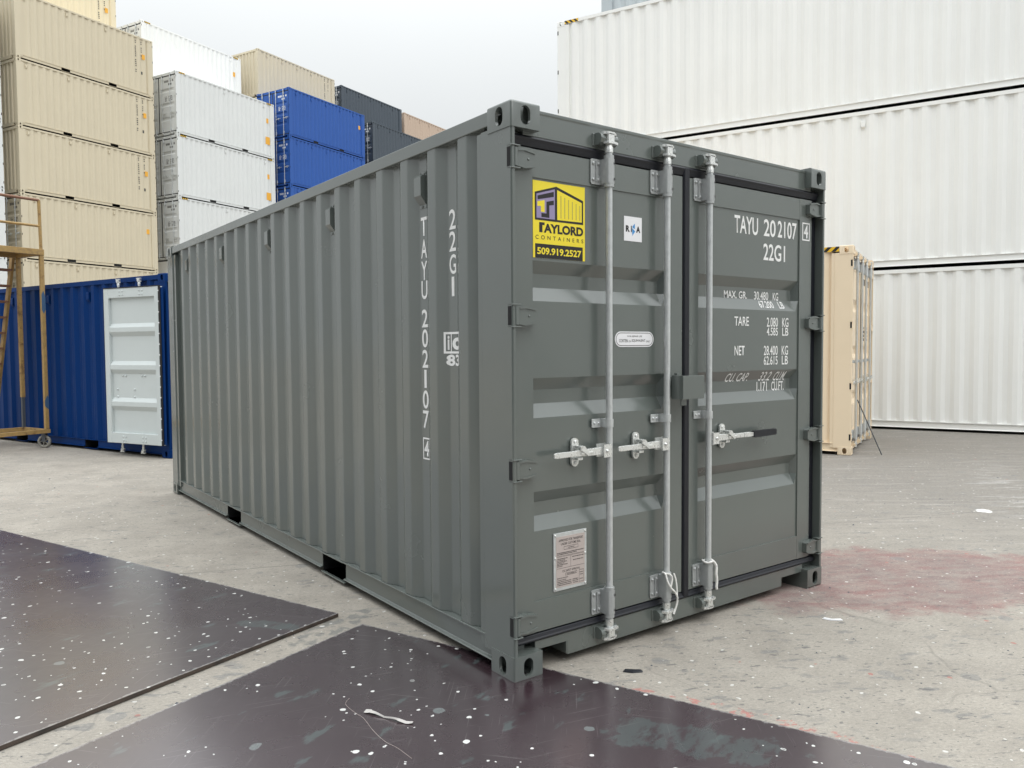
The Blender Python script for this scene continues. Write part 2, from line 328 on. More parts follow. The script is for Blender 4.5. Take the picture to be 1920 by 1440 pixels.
# ------------------------------------------------------------------ mesh helpers
class MB:
    def __init__(s): s.v, s.f, s.sm = [], [], []
    def add(s, vs, fs, smooth=False):
        o = len(s.v); s.v += [tuple(p) for p in vs]
        for q in fs: s.f.append([o+i for i in q]); s.sm.append(smooth)
        return s
    def box(s, x0, x1, y0, y1, z0, z1):
        vs = [(x, y, z) for z in (z0, z1) for y in (y0, y1) for x in (x0, x1)]
        return s.add(vs, [(0, 2, 3, 1), (4, 5, 7, 6), (0, 1, 5, 4), (2, 6, 7, 3), (0, 4, 6, 2), (1, 3, 7, 5)])
    def prism(s, poly, axis, a, b, smooth=False):
        """poly: 2d points in the two other axes (in xyz order), extruded along axis from a to b"""
        def P(p, t):
            if axis == 0: return (t, p[0], p[1])
            if axis == 1: return (p[0], t, p[1])
            return (p[0], p[1], t)
        n = len(poly)
        area = sum(poly[i][0]*poly[(i+1) % n][1] - poly[(i+1) % n][0]*poly[i][1] for i in range(n))
        if axis == 1: area = -area
        if area < 0: poly = poly[::-1]
        vs = [P(p, a) for p in poly] + [P(p, b) for p in poly]
        fs = [list(range(n))[::-1], list(range(n, 2*n))]
        s.add(vs, fs)
        s.add(vs, [(i, (i+1) % n, n+(i+1) % n, n+i) for i in range(n)], smooth)
        return s
    def tube(s, pts, r, n=10, cap=True, radii=None):
        pts = [Vector(p) for p in pts]; rings = []
        up = Vector((0.123, 0.456, 0.88)).normalized()
        for i, p in enumerate(pts):
            d = (pts[min(i+1, len(pts)-1)] - pts[max(i-1, 0)]).normalized()
            a = d.cross(up)
            if a.length < 1e-3: a = d.cross(Vector((1, 0, 0)))
            a.normalize(); bb = d.cross(a).normalized()
            rr = radii[i] if radii else r
            rings.append([p + (a*math.cos(t) + bb*math.sin(t))*rr for t in (2*PI*k/n for k in range(n))])
        vs = [v for ring in rings for v in ring]
        fs = [(i*n+k, i*n+(k+1) % n, (i+1)*n+(k+1) % n, (i+1)*n+k) for i in range(len(pts)-1) for k in range(n)]
        fs = [f[::-1] for f in fs]
        s.add(vs, fs, True)
        if cap: s.add(vs, [list(range(n)), [len(vs)-n+k for k in range(n)][::-1]])
        return s
    def bolt(s, x, y, z, r, axis=1, sign=-1, h=None):
        h = h or r*0.6; c = Vector((x, y, z)); d = Vector((0, 0, 0)); d[axis] = sign
        return s.tube([c, c + d*h*0.7, c + d*h], r, 8, True, [r, r*0.9, r*0.35])
    def mesh(s, name):
        me = bpy.data.meshes.new(name); me.from_pydata(s.v, [], s.f); me.validate()
        if len(me.polygons) == len(s.sm): me.polygons.foreach_set('use_smooth', s.sm)
        me.materials.append(None); me.update()
        return me
def link(name, me, mat, parent=None, loc=(0, 0, 0), scale=(1, 1, 1), rot=(0, 0, 0), bevel=0):
    if isinstance(me, MB): me = me.mesh(name)
    o = bpy.data.objects.new(name, me); COL.objects.link(o)
    if len(me.materials) == 0: me.materials.append(None)
    o.material_slots[0].link = 'OBJECT'; o.material_slots[0].material = M[mat] if isinstance(mat, str) else mat
    o.parent = parent; o.location = loc; o.scale = scale; o.rotation_euler = rot
    if bevel:
        bv = o.modifiers.new('bevel', 'BEVEL'); bv.width = bevel; bv.segments = 2; bv.limit_method = 'ANGLE'; bv.angle_limit = math.radians(25); bv.harden_normals = False
    return o
def thing(name, label, cat, loc=(0, 0, 0), rz=0, group=None):
    o = bpy.data.objects.new(name, None); COL.objects.link(o); o.location = loc; o.rotation_euler = (0, 0, rz); o.empty_display_size = 0.2
    return tag(o, label, cat, group)
def tag(o, label, cat, group=None):
    o['label'] = label; o['category'] = cat
    if group: o['group'] = group
    return o
CACHE = {}
def cached(key, fn):
    if key not in CACHE: CACHE[key] = fn()
    return CACHE[key]

def text_mesh(body, rect, bold=0.0, spacing=1.0, shear=0.0):
    """flat lettering as a 2d mesh fitted into rect=(u0,u1,v0,v1): returns a bmesh with u in x, v in y"""
    cu = bpy.data.curves.new('lettering', 'FONT'); cu.body = body; cu.offset = bold; cu.space_character = spacing; cu.resolution_u = 4; cu.shear = shear
    ob = bpy.data.objects.new('lettering', cu); COL.objects.link(ob)
    dg = bpy.context.evaluated_depsgraph_get()
    me = bpy.data.meshes.new_from_object(ob.evaluated_get(dg))
    bpy.data.objects.remove(ob); bpy.data.curves.remove(cu)
    bm = bmesh.new(); bm.from_mesh(me); bpy.data.meshes.remove(me)
    xs = [v.co.x for v in bm.verts]; ys = [v.co.y for v in bm.verts]
    x0, x1, y0, y1 = min(xs), max(xs), min(ys), max(ys); u0, u1, v0, v1 = rect
    for v in bm.verts:
        v.co = Vector((u0 + (v.co.x-x0)/(x1-x0)*(u1-u0), v0 + (v.co.y-y0)/(y1-y0)*(v1-v0), 0))
    return bm
def cut2(bm, axis, values):
    for t in values:
        no = Vector((1, 0, 0)) if axis == 0 else Vector((0, 1, 0)); co = no*t
        bmesh.ops.bisect_plane(bm, geom=bm.verts[:]+bm.edges[:]+bm.faces[:], plane_co=co, plane_no=no, dist=1e-6)
def poly2(bm, pts):
    bm.faces.new([bm.verts.new((p[0], p[1], 0)) for p in pts])
def bm_obj(name, bm, fn, mat, parent):
    for v in bm.verts: v.co = Vector(fn(v.co.x, v.co.y))
    bm.normal_update()
    me = bpy.data.meshes.new(name); bm.to_mesh(me); bm.free(); me.materials.append(None)
    return link(name, me, mat, parent)

# ------------------------------------------------------------------ container geometry
W = 2.438
PER = 0.284; OUT, INN = 0.012, 0.048
def side_profile(L):
    pts = [(0.27, INN)]; c = 0.408
    while c < L - 0.47:
        pts += [(c-0.105, INN), (c-0.037, OUT), (c+0.037, OUT), (c+0.105, INN)]; c += PER
    pts.append((L-0.27, INN))
    return pts
def prof_at(pts, y):
    for (a, da), (b, db) in zip(pts, pts[1:]):
        if a <= y <= b: return da + (db-da)*(y-a)/max(b-a, 1e-9)
    return INN
def side_panel(L, H):
    def f():
        mb = MB(); p = side_profile(L); z0, z1 = 0.166, H-0.078; n = len(p)
        vs = [(d, y, z) for z in (z0, z1) for y, d in p]
        return mb.add(vs, [(i, i+n, i+n+1, i+1) for i in range(n-1)]).mesh('side_panel')
    return cached(('side', L, H), f)
def front_panel(H):
    def f():
        mb = MB(); p = [(0.1, 0.075)]; x = 0.215
        while x < W-0.2:
            p += [(x-0.075, 0.075), (x-0.045, 0.03), (x+0.045, 0.03), (x+0.075, 0.075)]; x += 0.2508
        p.append((W-0.1, 0.075)); n = len(p)
        vs = [(xx, -d, z) for z in (0.16, H-0.11) for xx, d in p]
        return mb.add(vs, [(i+1, i+n+1, i+n, i) for i in range(n-1)]).mesh('front_panel')
    return cached(('front', H), f)
def casting_mesh():
    def f():
        bm = bmesh.new(); bmesh.ops.create_cube(bm, size=1)
        for v in bm.verts: v.co = Vector(((v.co.x+0.5)*0.162, (v.co.y+0.5)*0.178, (v.co.z+0.5)*0.118))
        es = [e for e in bm.edges if sum(all(abs(v.co[a]) < 1e-6 for v in e.verts) for a in range(3)) == 2]
        bmesh.ops.bevel(bm, geom=es, offset=0.013, segments=3, profile=0.5, affect='EDGES')
        me = bpy.data.meshes.new('block'); bm.to_mesh(me); bm.free()
        def stad(w, h, n=8):
            r = w/2; s = h/2 - r
            return [(r*math.cos(t), s + r*math.sin(t)) for t in (PI*i/n for i in range(n+1))] + [(r*math.cos(t), -s + r*math.sin(t)) for t in (PI+PI*i/n for i in range(n+1))]
        mb = MB()
        mb.prism([(0.081+a, 0.060+b) for a, b in stad(0.054, 0.084)], 1, -0.05, 0.07)
        mb2 = MB().prism([(0.089+a, 0.060+b) for a, b in stad(0.056, 0.084)], 0, -0.05, 0.07)
        mb3 = MB().prism([(0.081+a, 0.089+b) for a, b in stad(0.064, 0.120)], 2, -0.05, 0.05)
        mb4 = MB().box(0.016, 0.146, 0.016, 0.162, 0.016, 0.102)
        ob = bpy.data.objects.new('casting_blank', me); COL.objects.link(ob); tmp = [ob]
        for k in (mb4, mb, mb2, mb3):
            c = bpy.data.objects.new('cutter', k.mesh('cutter')); COL.objects.link(c); tmp.append(c)
            md = ob.modifiers.new('cut', 'BOOLEAN'); md.object = c; md.operation = 'DIFFERENCE'; md.solver = 'EXACT'
        res = bpy.data.meshes.new_from_object(ob.evaluated_get(bpy.context.evaluated_depsgraph_get()))
        for o in tmp: bpy.data.objects.remove(o)
        res.name = 'corner_casting'; res.materials.clear(); res.materials.append(None)
        for p in res.polygons: p.material_index = 0; p.use_smooth = True
        res.set_sharp_from_angle(angle=math.radians(30))
        return res
    return cached('casting', f)
def tz(H):           # door levels for this height
    k = H - 2.591
    return dict(leaf0=0.188, leaf1=2.405+k, rail0=0.333, rail1=2.278+k, head=2.455+k, tr=[0.7535+0.10*k, 1.2785+0.5*k, 1.815+0.9*k])
DY, PY = 0.045, 0.053
def trough_pts(H):
    pts = []
    for c in tz(H)['tr']:
        pts += [(c-0.094, 0), (c-0.030, 0.036), (c+0.034, 0.036), (c+0.090, 0)]
    return pts
def door_depth(H, z):
    p = [(0, 0)] + trough_pts(H) + [(9, 0)]
    for (a, da), (b, db) in zip(p, p[1:]):
        if a <= z <= b: return da + (db-da)*(z-a)/max(b-a, 1e-9)
    return 0
def door_leaf(x0, x1, p0, p1, H):
    """frame of four members round a sheet pressed with three troughs"""
    def f():
        t = tz(H); mb = MB()
        mb.box(x0, p0, DY, 0.095, t['leaf0'], t['leaf1']); mb.box(p1, x1, DY, 0.095, t['leaf0'], t['leaf1'])
        mb.box(p0, p1, DY+0.001, 0.094, t['leaf0']+0.001, t['rail0']); mb.box(p0, p1, DY+0.001, 0.094, t['rail1'], t['leaf1']-0.001)
        zs = [(t['rail0'], 0)] + trough_pts(H) + [(t['rail1'], 0)]
        xs = [(p0, 1), (p0+0.028, 1), (p1-0.028, 1), (p1, 0)]
        vs = [(x, PY + d*k, z) for z, d in zs for x, k in xs]; m = 4
        mb.add(vs, [(i*m+j, i*m+j+1, (i+1)*m+j+1, (i+1)*m+j) for i in range(len(zs)-1) for j in range(3)])
        mb.box(p0, p1, 0.0955, 0.0965, t['rail0'], t['rail1'])
        return mb.mesh('door')
    return cached(('door', x0, x1, p0, p1, H), f)
LEFT = (0.032, 1.162, 0.152, 1.040); RIGHT = (1.218, 2.352, 1.292, 2.227)
def gasket(H):
    def f():
        t = tz(H); mb = MB()
        def lip(z0, z1, flip):
            a, b = (z0, z1)
            prof = [(0.08, a), (0.046, a+0.004), (0.040, a+0.5*(b-a)), (0.034, b-0.012), (0.046, b), (0.08, b)] if not flip else \
                   [(0.08, a), (0.046, a), (0.034, a+0.012), (0.040, a+0.5*(b-a)), (0.046, b-0.004), (0.08, b)]
            mb.prism(prof, 0, 0.035, W-0.035)
        lip(t['leaf1']+0.002, t['head']+0.004, False); lip(0.146, t['leaf0']-0.002, True)
        mb.prism([(1.164, 0.09), (1.164, 0.043), (1.172, 0.034), (1.206, 0.034), (1.216, 0.043), (1.216, 0.09)], 2, 0.16, t['head']-0.006)
        mb.box(2.354, 2.406, 0.054, 0.09, 0.17, t['head']-0.01)  # right strip, widened so its black darkens the shaded post channel
        return mb.mesh('door_gasket')
    return cached(('gasket', H), f)
def door_post(H):
    def f():
        mb = MB(); z0, z1 = 0.10, H-0.10
        poly = [(0.004, 0.010), (0.010, 0.004), (0.024, 0.004), (0.026, 0.007), (0.026, 0.075), (0.115, 0.075), (0.115, 0.20), (0.05, 0.20), (0.05, 0.282), (0.013, 0.282), (0.013, 0.240), (0.004, 0.236)]
        return mb.prism(poly, 2, z0, z1).mesh('corner_post')
    return cached(('post', H), f)
def front_post(H):
    def f():
        return MB().prism([(0.004, -0.006), (0.15, -0.006), (0.15, -0.10), (0.05, -0.10), (0.05, -0.282), (0.013, -0.282), (0.013, -0.20), (0.004, -0.196)], 2, 0.10, H-0.10).mesh('corner_post')
    return cached(('fpost', H), f)
def bottom_rail(L, pockets):
    def f():
        mb = MB(); z0, z1 = 0.048, 0.164
        segs = []; a = 0.17
        for c in pockets: segs.append((a, c-0.182)); a = c+0.182
        segs.append((a, L-0.17))
        for a, b in segs:
            mb.prism([(0.008, z0), (0.008, z0+0.006), (0.026, z0+0.012), (0.026, z1-0.012), (0.006, z1-0.008), (0.006, z1), (0.075, z1), (0.075, z1-0.01), (0.034, z1-0.016), (0.034, z0)], 1, a, b)
        for c in pockets:
            mb.box(0.004, 0.075, c-0.182, c+0.182, z1-0.009, z1-0.0005)
            mb.box(0.012, 0.16, c-0.182, c+0.182, 0.022, 0.030)
        return mb.mesh('bottom_rail')
    return cached(('brail', L, tuple(pockets)), f)
def pocket_tunnel():
    return cached('tunnel', lambda: MB().add([(x, y, z) for x in (0.03, W-0.03) for y, z in ((-0.18, 0.03), (0.18, 0.03), (0.18, 0.154), (-0.18, 0.154))],
                  [(0, 1, 5, 4), (1, 2, 6, 5), (2, 3, 7, 6), (3, 0, 4, 7), (4, 5, 6, 7)]).add([(1.2, -0.18, 0.03), (1.2, 0.18, 0.03), (1.2, 0.18, 0.154), (1.2, -0.18, 0.154)], [(0, 1, 2, 3)]).mesh('fork_pocket'))
def vent_mesh():
    def f():
        mb = MB()      # x outwards is negative, plate at x=0
        mb.box(-0.003, 0, -0.036, 0.036, -0.105, 0.085)
        mb.prism([(-0.003, -0.088), (-0.003, 0.062), (-0.026, 0.062), (-0.036, 0.050), (-0.036, -0.045)], 1, -0.034, 0.034)
        for y, z in ((-0.022, 0.074), (0.022, 0.074), (0.0, -0.097)): mb.bolt(-0.003, y, z, 0.008, 0, -1, 0.006)
        return mb.mesh('vent')
    return cached('vent', f)
def rod_mesh(H, lo=False):
    return cached(('rod', H, lo), lambda: MB().tube([(0, 0, 0.125), (0, 0, 0.15), (0, 0, H-0.135), (0, 0, H-0.11)], 0.0168, 14 if not lo else 6).mesh('locking_bar'))
def cam_mesh():
    def f():
        mb = MB()
        mb.tube([(0, 0, -0.055), (0, 0, -0.030), (0, 0.0, -0.018), (0, 0, 0.0)], 0.02, 10, True, [0.0205, 0.0205, 0.016, 0.015])
        mb.prism([(-0.019, -0.02), (0.019, -0.02), (0.024, 0.012), (0.012, 0.03), (-0.012, 0.03), (-0.024, 0.012)], 2, -0.004, 0.034)
        mb.prism([(-0.040, -0.006), (-0.018, -0.020), (0.018, -0.020), (0.046, -0.004), (0.046, 0.012), (-0.040, 0.012)], 2, 0.030, 0.042)
        mb.prism([(-0.036, 0.0), (-0.022, -0.024), (0.01, -0.026), (0.046, -0.016), (0.046, -0.002), (0.0, 0.006)], 2, -0.014, -0.003)
        return mb.mesh('cam')
    return cached('cam', f)
def keeper_mesh():
    def f():
        mb = MB()
        for s in (-1, 1):
            a, b = sorted((s*0.027, s*0.056))
            mb.prism([(0.047, -0.028), (0.018, -0.028), (-0.002, -0.018), (-0.010, 0.0), (-0.004, 0.018), (0.014, 0.028), (0.047, 0.028)], 0, a, b, True)
        mb.box(-0.068, 0.068, 0.039, 0.047, -0.030, 0.030)
        return mb.mesh('cam_keeper')
    return cached('keeper', f)
def bracket_mesh():
    def f():
        mb = MB()
        mb.prism([(-0.082, -0.052), (-0.076, -0.060), (-0.018, -0.060), (-0.018, 0.060), (-0.076, 0.060), (-0.082, 0.052)], 1, 0.038, 0.0445)
        mb.box(-0.052, -0.046, 0.030, 0.038, -0.05, 0.05)
        mb.prism([(-0.024, 0.0445), (-0.026, 0.0), (-0.020, -0.018), (0.0, -0.026), (0.020, -0.018), (0.0275, 0.0), (0.026, 0.0445)], 2, -0.058, 0.058, True)
        for z in (-0.075, 0.058): mb.tube([(0, 0, z), (0, 0, z+0.017)], 0.0245, 14)
        for z in (-0.038, 0.038):
            for x in (-0.067, -0.036): mb.bolt(x, 0.038, z, 0.0085, 1, -1, 0.008)
        return mb.mesh('bearing_bracket')
    return cached('bracket', f)
def hole_shade_mesh():
    return cached('bhole_shade', lambda: MB().tube([(0.017, -0.0225, -0.037), (0.0175, -0.0235, -0.037)], 0.0062, 8).tube([(0.017, -0.0225, 0.037), (0.0175, -0.0235, 0.037)], 0.0062, 8).mesh('rivet_hole_shade'))  # flat black discs paint the shade inside the rivet holes
def strap_mesh():
    def f():
        mb = MB()
        mb.prism([(-0.078, -0.018), (-0.072, -0.021), (-0.02, -0.021), (-0.02, 0.021), (-0.072, 0.021), (-0.078, 0.018)], 1, 0.038, 0.0445)
        mb.prism([(-0.022, 0.0445), (-0.022, 0.0), (-0.014, -0.016), (0.0, -0.021), (0.014, -0.016), (0.0215, 0.0), (0.0215, 0.0445)], 2, -0.020, 0.020, True)
        for x in (-0.062, -0.036): mb.bolt(x, 0.038, 0, 0.007, 1, -1, 0.006)
        return mb.mesh('bearing_bracket')
    return cached('strap', f)
def hub_mesh():
    def f():
        mb = MB()      # at the rod, opening towards -x
        mb.box(-0.058, -0.008, -0.026, -0.021, -0.031, 0.031); mb.box(-0.064, -0.014, 0.020, 0.026, -0.031, 0.031)
        mb.box(-0.014, -0.008, -0.024, 0.024, -0.034, 0.034)
        mb.bolt(-0.038, -0.026, 0, 0.009, 1, -1, 0.008)
        return mb.mesh('handle_hub')
    return cached('hub', f)
def handle_mesh():
    def f():
        mb = MB()      # bar leaving the hub towards -x, flattened end
        st = [(-0.02, 0.018, 0.010, 0.0), (-0.12, 0.0165, 0.008, 0.0), (-0.18, 0.014, 0.008, -0.001), (-0.19, 0.0125, 0.006, -0.003), (-0.31, 0.0135, 0.005, -0.007), (-0.325, 0.010, 0.004, -0.008)]
        vs = [(x, y0 + sy*t, sz*h) for x, h, t, y0 in st for sy, sz in ((-1, -1), (1, -1), (1, 1), (-1, 1))]
        fs = [(i*4+k, (i+1)*4+k, (i+1)*4+(k+1) % 4, i*4+(k+1) % 4) for i in range(len(st)-1) for k in range(4)] + [(0, 1, 2, 3), (23, 22, 21, 20)]
        return mb.add(vs, fs).mesh('handle')
    return cached('handle', f)
def catch_mesh():
    def f():
        mb = MB(); n = 8
        st = [(0.022*math.cos(t), 0.046+0.022*math.sin(t)) for t in (PI*i/n for i in range(n+1))] + [(0.022*math.cos(t), -0.046+0.022*math.sin(t)) for t in (PI+PI*i/n for i in range(n+1))]
        mb.prism(st, 1, 0.034, 0.0445)
        for z in (-0.05, 0.05): mb.bolt(0, 0.034, z, 0.0095, 1, -1, 0.008)
        mb.box(-0.016, 0.016, -0.004, 0.034, -0.034, -0.022)
        mb.prism([(-0.012, 0.032), (0.012, 0.034), (0.036, 0.006), (0.046, -0.008), (0.036, -0.016), (0.012, 0.002), (-0.010, 0.014)], 1, -0.022, -0.014)
        mb.box(-0.012, 0.014, -0.012, 0.034, 0.022, 0.034)
        mb.box(-0.006, 0.07, -0.018, -0.012, -0.006, 0.004)
        return mb.mesh('handle_catch')
    return cached('catch', f)
def hinge_mesh():
    def f():
        mb = MB()      # z centred, blade towards +x on the door frame, pin at x=0.030
        mb.tube([(0.030, 0.016, -0.040), (0.030, 0.016, 0.040)], 0.0165, 12)
        mb.prism([(0.030, -0.038), (0.030, 0.038), (0.085, 0.044), (0.140, 0.036), (0.150, 0.028), (0.150, -0.028), (0.140, -0.036), (0.085, -0.044)], 1, 0.016, 0.0445)
        mb.prism([(0.036, 0.036), (0.085, 0.043), (0.148, 0.032), (0.146, 0.025), (0.085, 0.034), (0.036, 0.028)], 1, 0.010, 0.017)
        mb.prism([(0.036, -0.028), (0.085, -0.034), (0.146, -0.025), (0.148, -0.032), (0.085, -0.043), (0.036, -0.036)], 1, 0.010, 0.017)
        for z in (-0.052, 0.046): mb.box(0.004, 0.052, -0.002, 0.036, z, z+0.006)
        mb.bolt(0.108, 0.016, 0, 0.007, 1, -1, 0.004)
        return mb.mesh('hinge')
    return cached('hinge', f)
def slot_shade_mesh():
    return cached('hslot_shade', lambda: MB().box(0.0025, 0.006, 0.010, 0.034, -0.042, 0.042).mesh('hinge_slot_shade'))  # dark plate paints the shade of a post cut-out at the hinge
def sill_mesh():
    return cached('sill', lambda: MB().prism([(0.155, 0.108), (0.155, 0.1465), (W-0.155, 0.1465), (W-0.155, 0.100), (2.262, 0.100), (2.062, 0.100), (2.062, 0.047), (0.352, 0.040), (0.352, 0.106)], 1, DY, 0.16)
                  .box(0.343, 0.3515, DY-0.001, 0.30, 0.044, 0.106).box(2.0625, 2.071, DY-0.001, 0.30, 0.047, 0.100).mesh('door_sill'))
def header_mesh(H):
    def f():
        t = tz(H)
        return MB().prism([(DY, t['head']+0.004), (DY, H-0.030), (DY-0.003, H-0.026), (DY-0.003, H-0.012), (0.16, H-0.012), (0.16, t['head']+0.004)], 0, 0.10, W-0.10).mesh('door_header')
    return cached(('head', H), f)
def glyph_column(mb, y, x, z0, z1, step, w, seed):
    r = random.Random(seed); z = z1
    while z > z0:
        h = step*0.62
        if r.random() > 0.14:
            mb.box(x-0.001, x, y-w/2*r.uniform(0.6, 1), y+w/2*r.uniform(0.6, 1), z-h, z)
        z -= step

def floor_mesh(L):
    mb = MB().box(0.08, W-0.08, 0.1, L-0.1, 0.158, 0.19); pk = [L/2-1.035, L/2+1.035] if L < 8 else []
    y = 0.40
    while y < L-0.3:
        if all(abs(y-p) > 0.24 for p in pk): mb.box(0.08, W-0.08, y, y+0.045, 0.052, 0.1575)
        y += 0.30
    return mb.mesh('floor_frame')
def container(label, color, loc, ang, L=6.058, H=2.591, group='shipping containers stacked across the yard', vents=None, door_open=False, side_marks=None, mark='dtext',
              bigsticker=False, hazard=False, detail=1, door_marks=True, orange=True):
    """loc: the bottom corner left of the doors as one faces them; ang: heading of local +y (away from the doors), from world +y towards +x"""
    c = thing('shipping_container', label, 'container', loc, -ang, group)
    bev = 0.0035 if detail > 1 else 0
    cst = casting_mesh()
    for sx in (0, 1):
        for sy in (0, 1):
            for sz in (0, 1):
                link('corner_casting', cst, color, c, (W*sx, L*sy, H*sz), (1-2*sx, 1-2*sy, 1-2*sz))
    for sx in (0, 1):
        link('corner_post', door_post(H), color, c, (W*sx, 0, 0), (1-2*sx, 1, 1), bevel=bev)
        link('corner_post', front_post(H), color, c, (W*sx, L, 0), (1-2*sx, 1, 1))
        link('side_panel', side_panel(L, H), color, c, (W*sx, 0, 0), (1-2*sx, 1, 1), bevel=0.006 if detail > 1 else 0)
        pk = [L/2-1.035, L/2+1.035] if L < 8 else []
        link('bottom_rail', bottom_rail(L, pk), color, c, (W*sx, 0, 0), (1-2*sx, 1, 1), bevel=0.002 if detail > 1 else 0)
        link('top_rail', cached(('trail', L, H), lambda: MB().box(0.006, 0.066, 0.17, L-0.17, H-0.080, H-0.014).mesh('top_rail')), color, c, (W*sx, 0, 0), (1-2*sx, 1, 1), bevel=bev)
    if L < 8:
        for p in (L/2-1.035, L/2+1.035): link('fork_pocket', pocket_tunnel(), 'void', c, (0, p, 0))
    link('roof_panel', cached(('roof', L, H), lambda: MB().box(0.05, W-0.05, 0.1, L-0.1, H-0.05, H-0.03).mesh('roof_panel')), color, c)
    link('floor_frame', cached(('floor', L), lambda: floor_mesh(L)), 'void', c)
    link('front_panel', front_panel(H), color, c, (0, L, 0))
    link('front_rail', cached(('frail', H), lambda: MB().box(0.15, W-0.15, -0.1, -0.012, H-0.118, H-0.016).mesh('front_rail')), color, c, (0, L, 0))
    link('front_sill', cached('fsill', lambda: MB().box(0.34, W-0.34, -0.12, -0.012, 0.03, 0.160).box(0.15, 0.34, -0.12, -0.012, 0.115, 0.160).box(W-0.34, W-0.15, -0.12, -0.012, 0.115, 0.160).mesh('front_sill')), color, c, (0, L, 0))
    # door end
    t = tz(H)
    link('door_header', header_mesh(H), color, c, bevel=bev); link('door_sill', sill_mesh(), color, c, bevel=bev)
    link('door_gasket', gasket(H), 'rubber', c, bevel=0.003 if detail > 1 else 0) if not door_open else None
    link('door', door_leaf(*RIGHT, H), color, c, bevel=bev)
    if not door_open: link('door', door_leaf(*LEFT, H), color, c, bevel=bev)
    rods = (0.585, 0.995, 1.328) if detail > 1 else (0.42, 0.985, 1.45, 2.02)
    for i, x in enumerate(rods):
        if door_open and x < 1.2: continue
        locking_bar(c, x, H, 'galv', detail, -1 if x < 1.2 else 1, color)
    for sx in (0, 1):
        if door_open and sx == 0: continue
        for z in (2.345, 1.650, 0.960, 0.252):
            z = z + (H-2.591)*(z > 1)*(1 if z > 2 else 0.5)
            h = link('hinge', hinge_mesh(), color, c, (W*sx, 0, z), (1-2*sx, 1, 1), bevel=0.002 if detail > 1 else 0)
            link('hinge_slot_shade', slot_shade_mesh(), 'void', h)
    if vents is None: vents = [0.55+PER*k for k in (1, 5, 9, 13, 17)]
    for y in vents:
        for sx in (0, 1):
            yy = y if sx == 0 else L-y
            yc = min((p for p in [0.55+PER*k for k in range(60)]), key=lambda q: abs(q-yy))
            link('vent', vent_mesh(), color, c, (INN if sx == 0 else W-INN, yc, H-0.245), (1-2*sx, 1, 1))
    prof = side_profile(L)
    if side_marks:
        for sx in (0, 1):
            mb = MB(); y1, y2 = 0.55+PER, 0.55; wd = 0.07
            glyph_column(mb, y1, INN, H*0.40, H*0.93, 0.085, wd, 3); glyph_column(mb, y2, INN, H*0.70, H*0.93, 0.085, wd*0.8, 5)
            mb.box(INN-0.001, INN, y2-0.05, y2+0.05, H*0.37, H*0.42)
            # on both long sides the lettering stands at the right hand end
            mk = link('marking', mb, mark, c) if sx == 0 else link('marking', mb, mark, c, (W, L, 0), rot=(0, 0, PI))
            mk['kind'] = 'stuff'
            if orange:
                st = MB().box(INN-0.038, INN-0.0365, 0.40, 0.55, H*0.63, H*0.715)
                (link('sticker', st, 'orange', c) if sx == 0 else link('sticker', st, 'orange', c, (W, L, 0), rot=(0, 0, PI)))
            if bigsticker:
                st = MB().box(INN-0.038, INN-0.0365, 0.32, 0.62, H*0.25, H*0.385)
                (link('sticker', st, 'orange', c) if sx == 0 else link('sticker', st, 'orange', c, (W, L, 0), rot=(0, 0, PI)))
    if hazard:
        for sx in (0, 1):
            for y0 in (0.185, L-0.185-0.33):
                link('warning_stripe', MB().box(0.0045, 0.0655, y0, y0+0.33, H-0.079, H-0.0125), 'hazard', c, (W*sx, 0, 0), (1-2*sx, 1, 1))
    if door_marks and detail < 2:
        mb = MB(); r = random.Random(11); k = H-2.591
        def row(x0, x1, z, h):
            x = x0
            while x < x1:
                w = r.uniform(0.03, 0.06)
                if r.random() > 0.15: mb.box(x, x+w*0.7, PY-0.001, PY-0.0002 if False else PY, z, z+h)
                x += w
        row(1.58, 2.20, 2.14+k, 0.10); row(1.85, 2.08, 2.0+k, 0.09)
        for z in (1.62, 1.56, 1.50, 1.44): row(1.60, 1.72, z+0.5*k, 0.04); row(1.86, 2.12, z+0.5*k, 0.04)
        link('marking', mb, mark, c)['kind'] = 'stuff'
    return c

def locking_bar(c, x, H, mat, detail, side, color):
    """rod with its cams, guides, hub and handle; side: which way the handle points"""
    t = tz(H); k = H-2.591
    rod = link('locking_bar', rod_mesh(H, detail < 2), mat, c, (x, 0, 0))
    link('cam', cam_mesh(), 'zinc', rod, (0, 0, H-0.100), bevel=0.0015 if detail > 1 else 0)
    link('cam', cam_mesh(), 'zinc', rod, (0, 0, 0.120), (1, 1, -1), bevel=0.0015 if detail > 1 else 0)
    for z in (H-0.090, 0.108): link('cam_keeper', keeper_mesh(), color, c, (x, 0, z), bevel=0.003 if detail > 1 else 0)
    for z in (H-0.242, 0.260):
        b = link('bearing_bracket', bracket_mesh(), 'dullgalv' if detail > 1 else mat, c, (x, 0, z), bevel=0.0015 if detail > 1 else 0)
        if detail > 1: link('rivet_hole_shade', hole_shade_mesh(), 'black', b)
    link('bearing_bracket', strap_mesh(), mat, c, (x, 0, 1.140+k*0.5))
    zh = 1.010
    link('handle_hub', hub_mesh(), 'zinc', rod, (0, 0, zh), (-side, 1, 1))
    h = link('handle', handle_mesh(), 'zinc', rod, (0.035*side, -0.004, zh), (-side, 1, 1), bevel=0.002 if detail > 1 else 0)
    link('handle_catch', catch_mesh(), 'zinc', c, (x + side*(0.19 if side < 0 else 0.16), 0, zh), (1, 1, 1), bevel=0.0015 if detail > 1 else 0)
    return rod

# ================================================================== THE SETTING
g = MB()
nx = 24
g.add([(-400, -400, 0), (400, -400, 0), (400, 400, 0), (-400, 400, 0)], [(0, 1, 2, 3)])
ground = link('ground', g, 'ground'); ground['kind'] = 'structure'

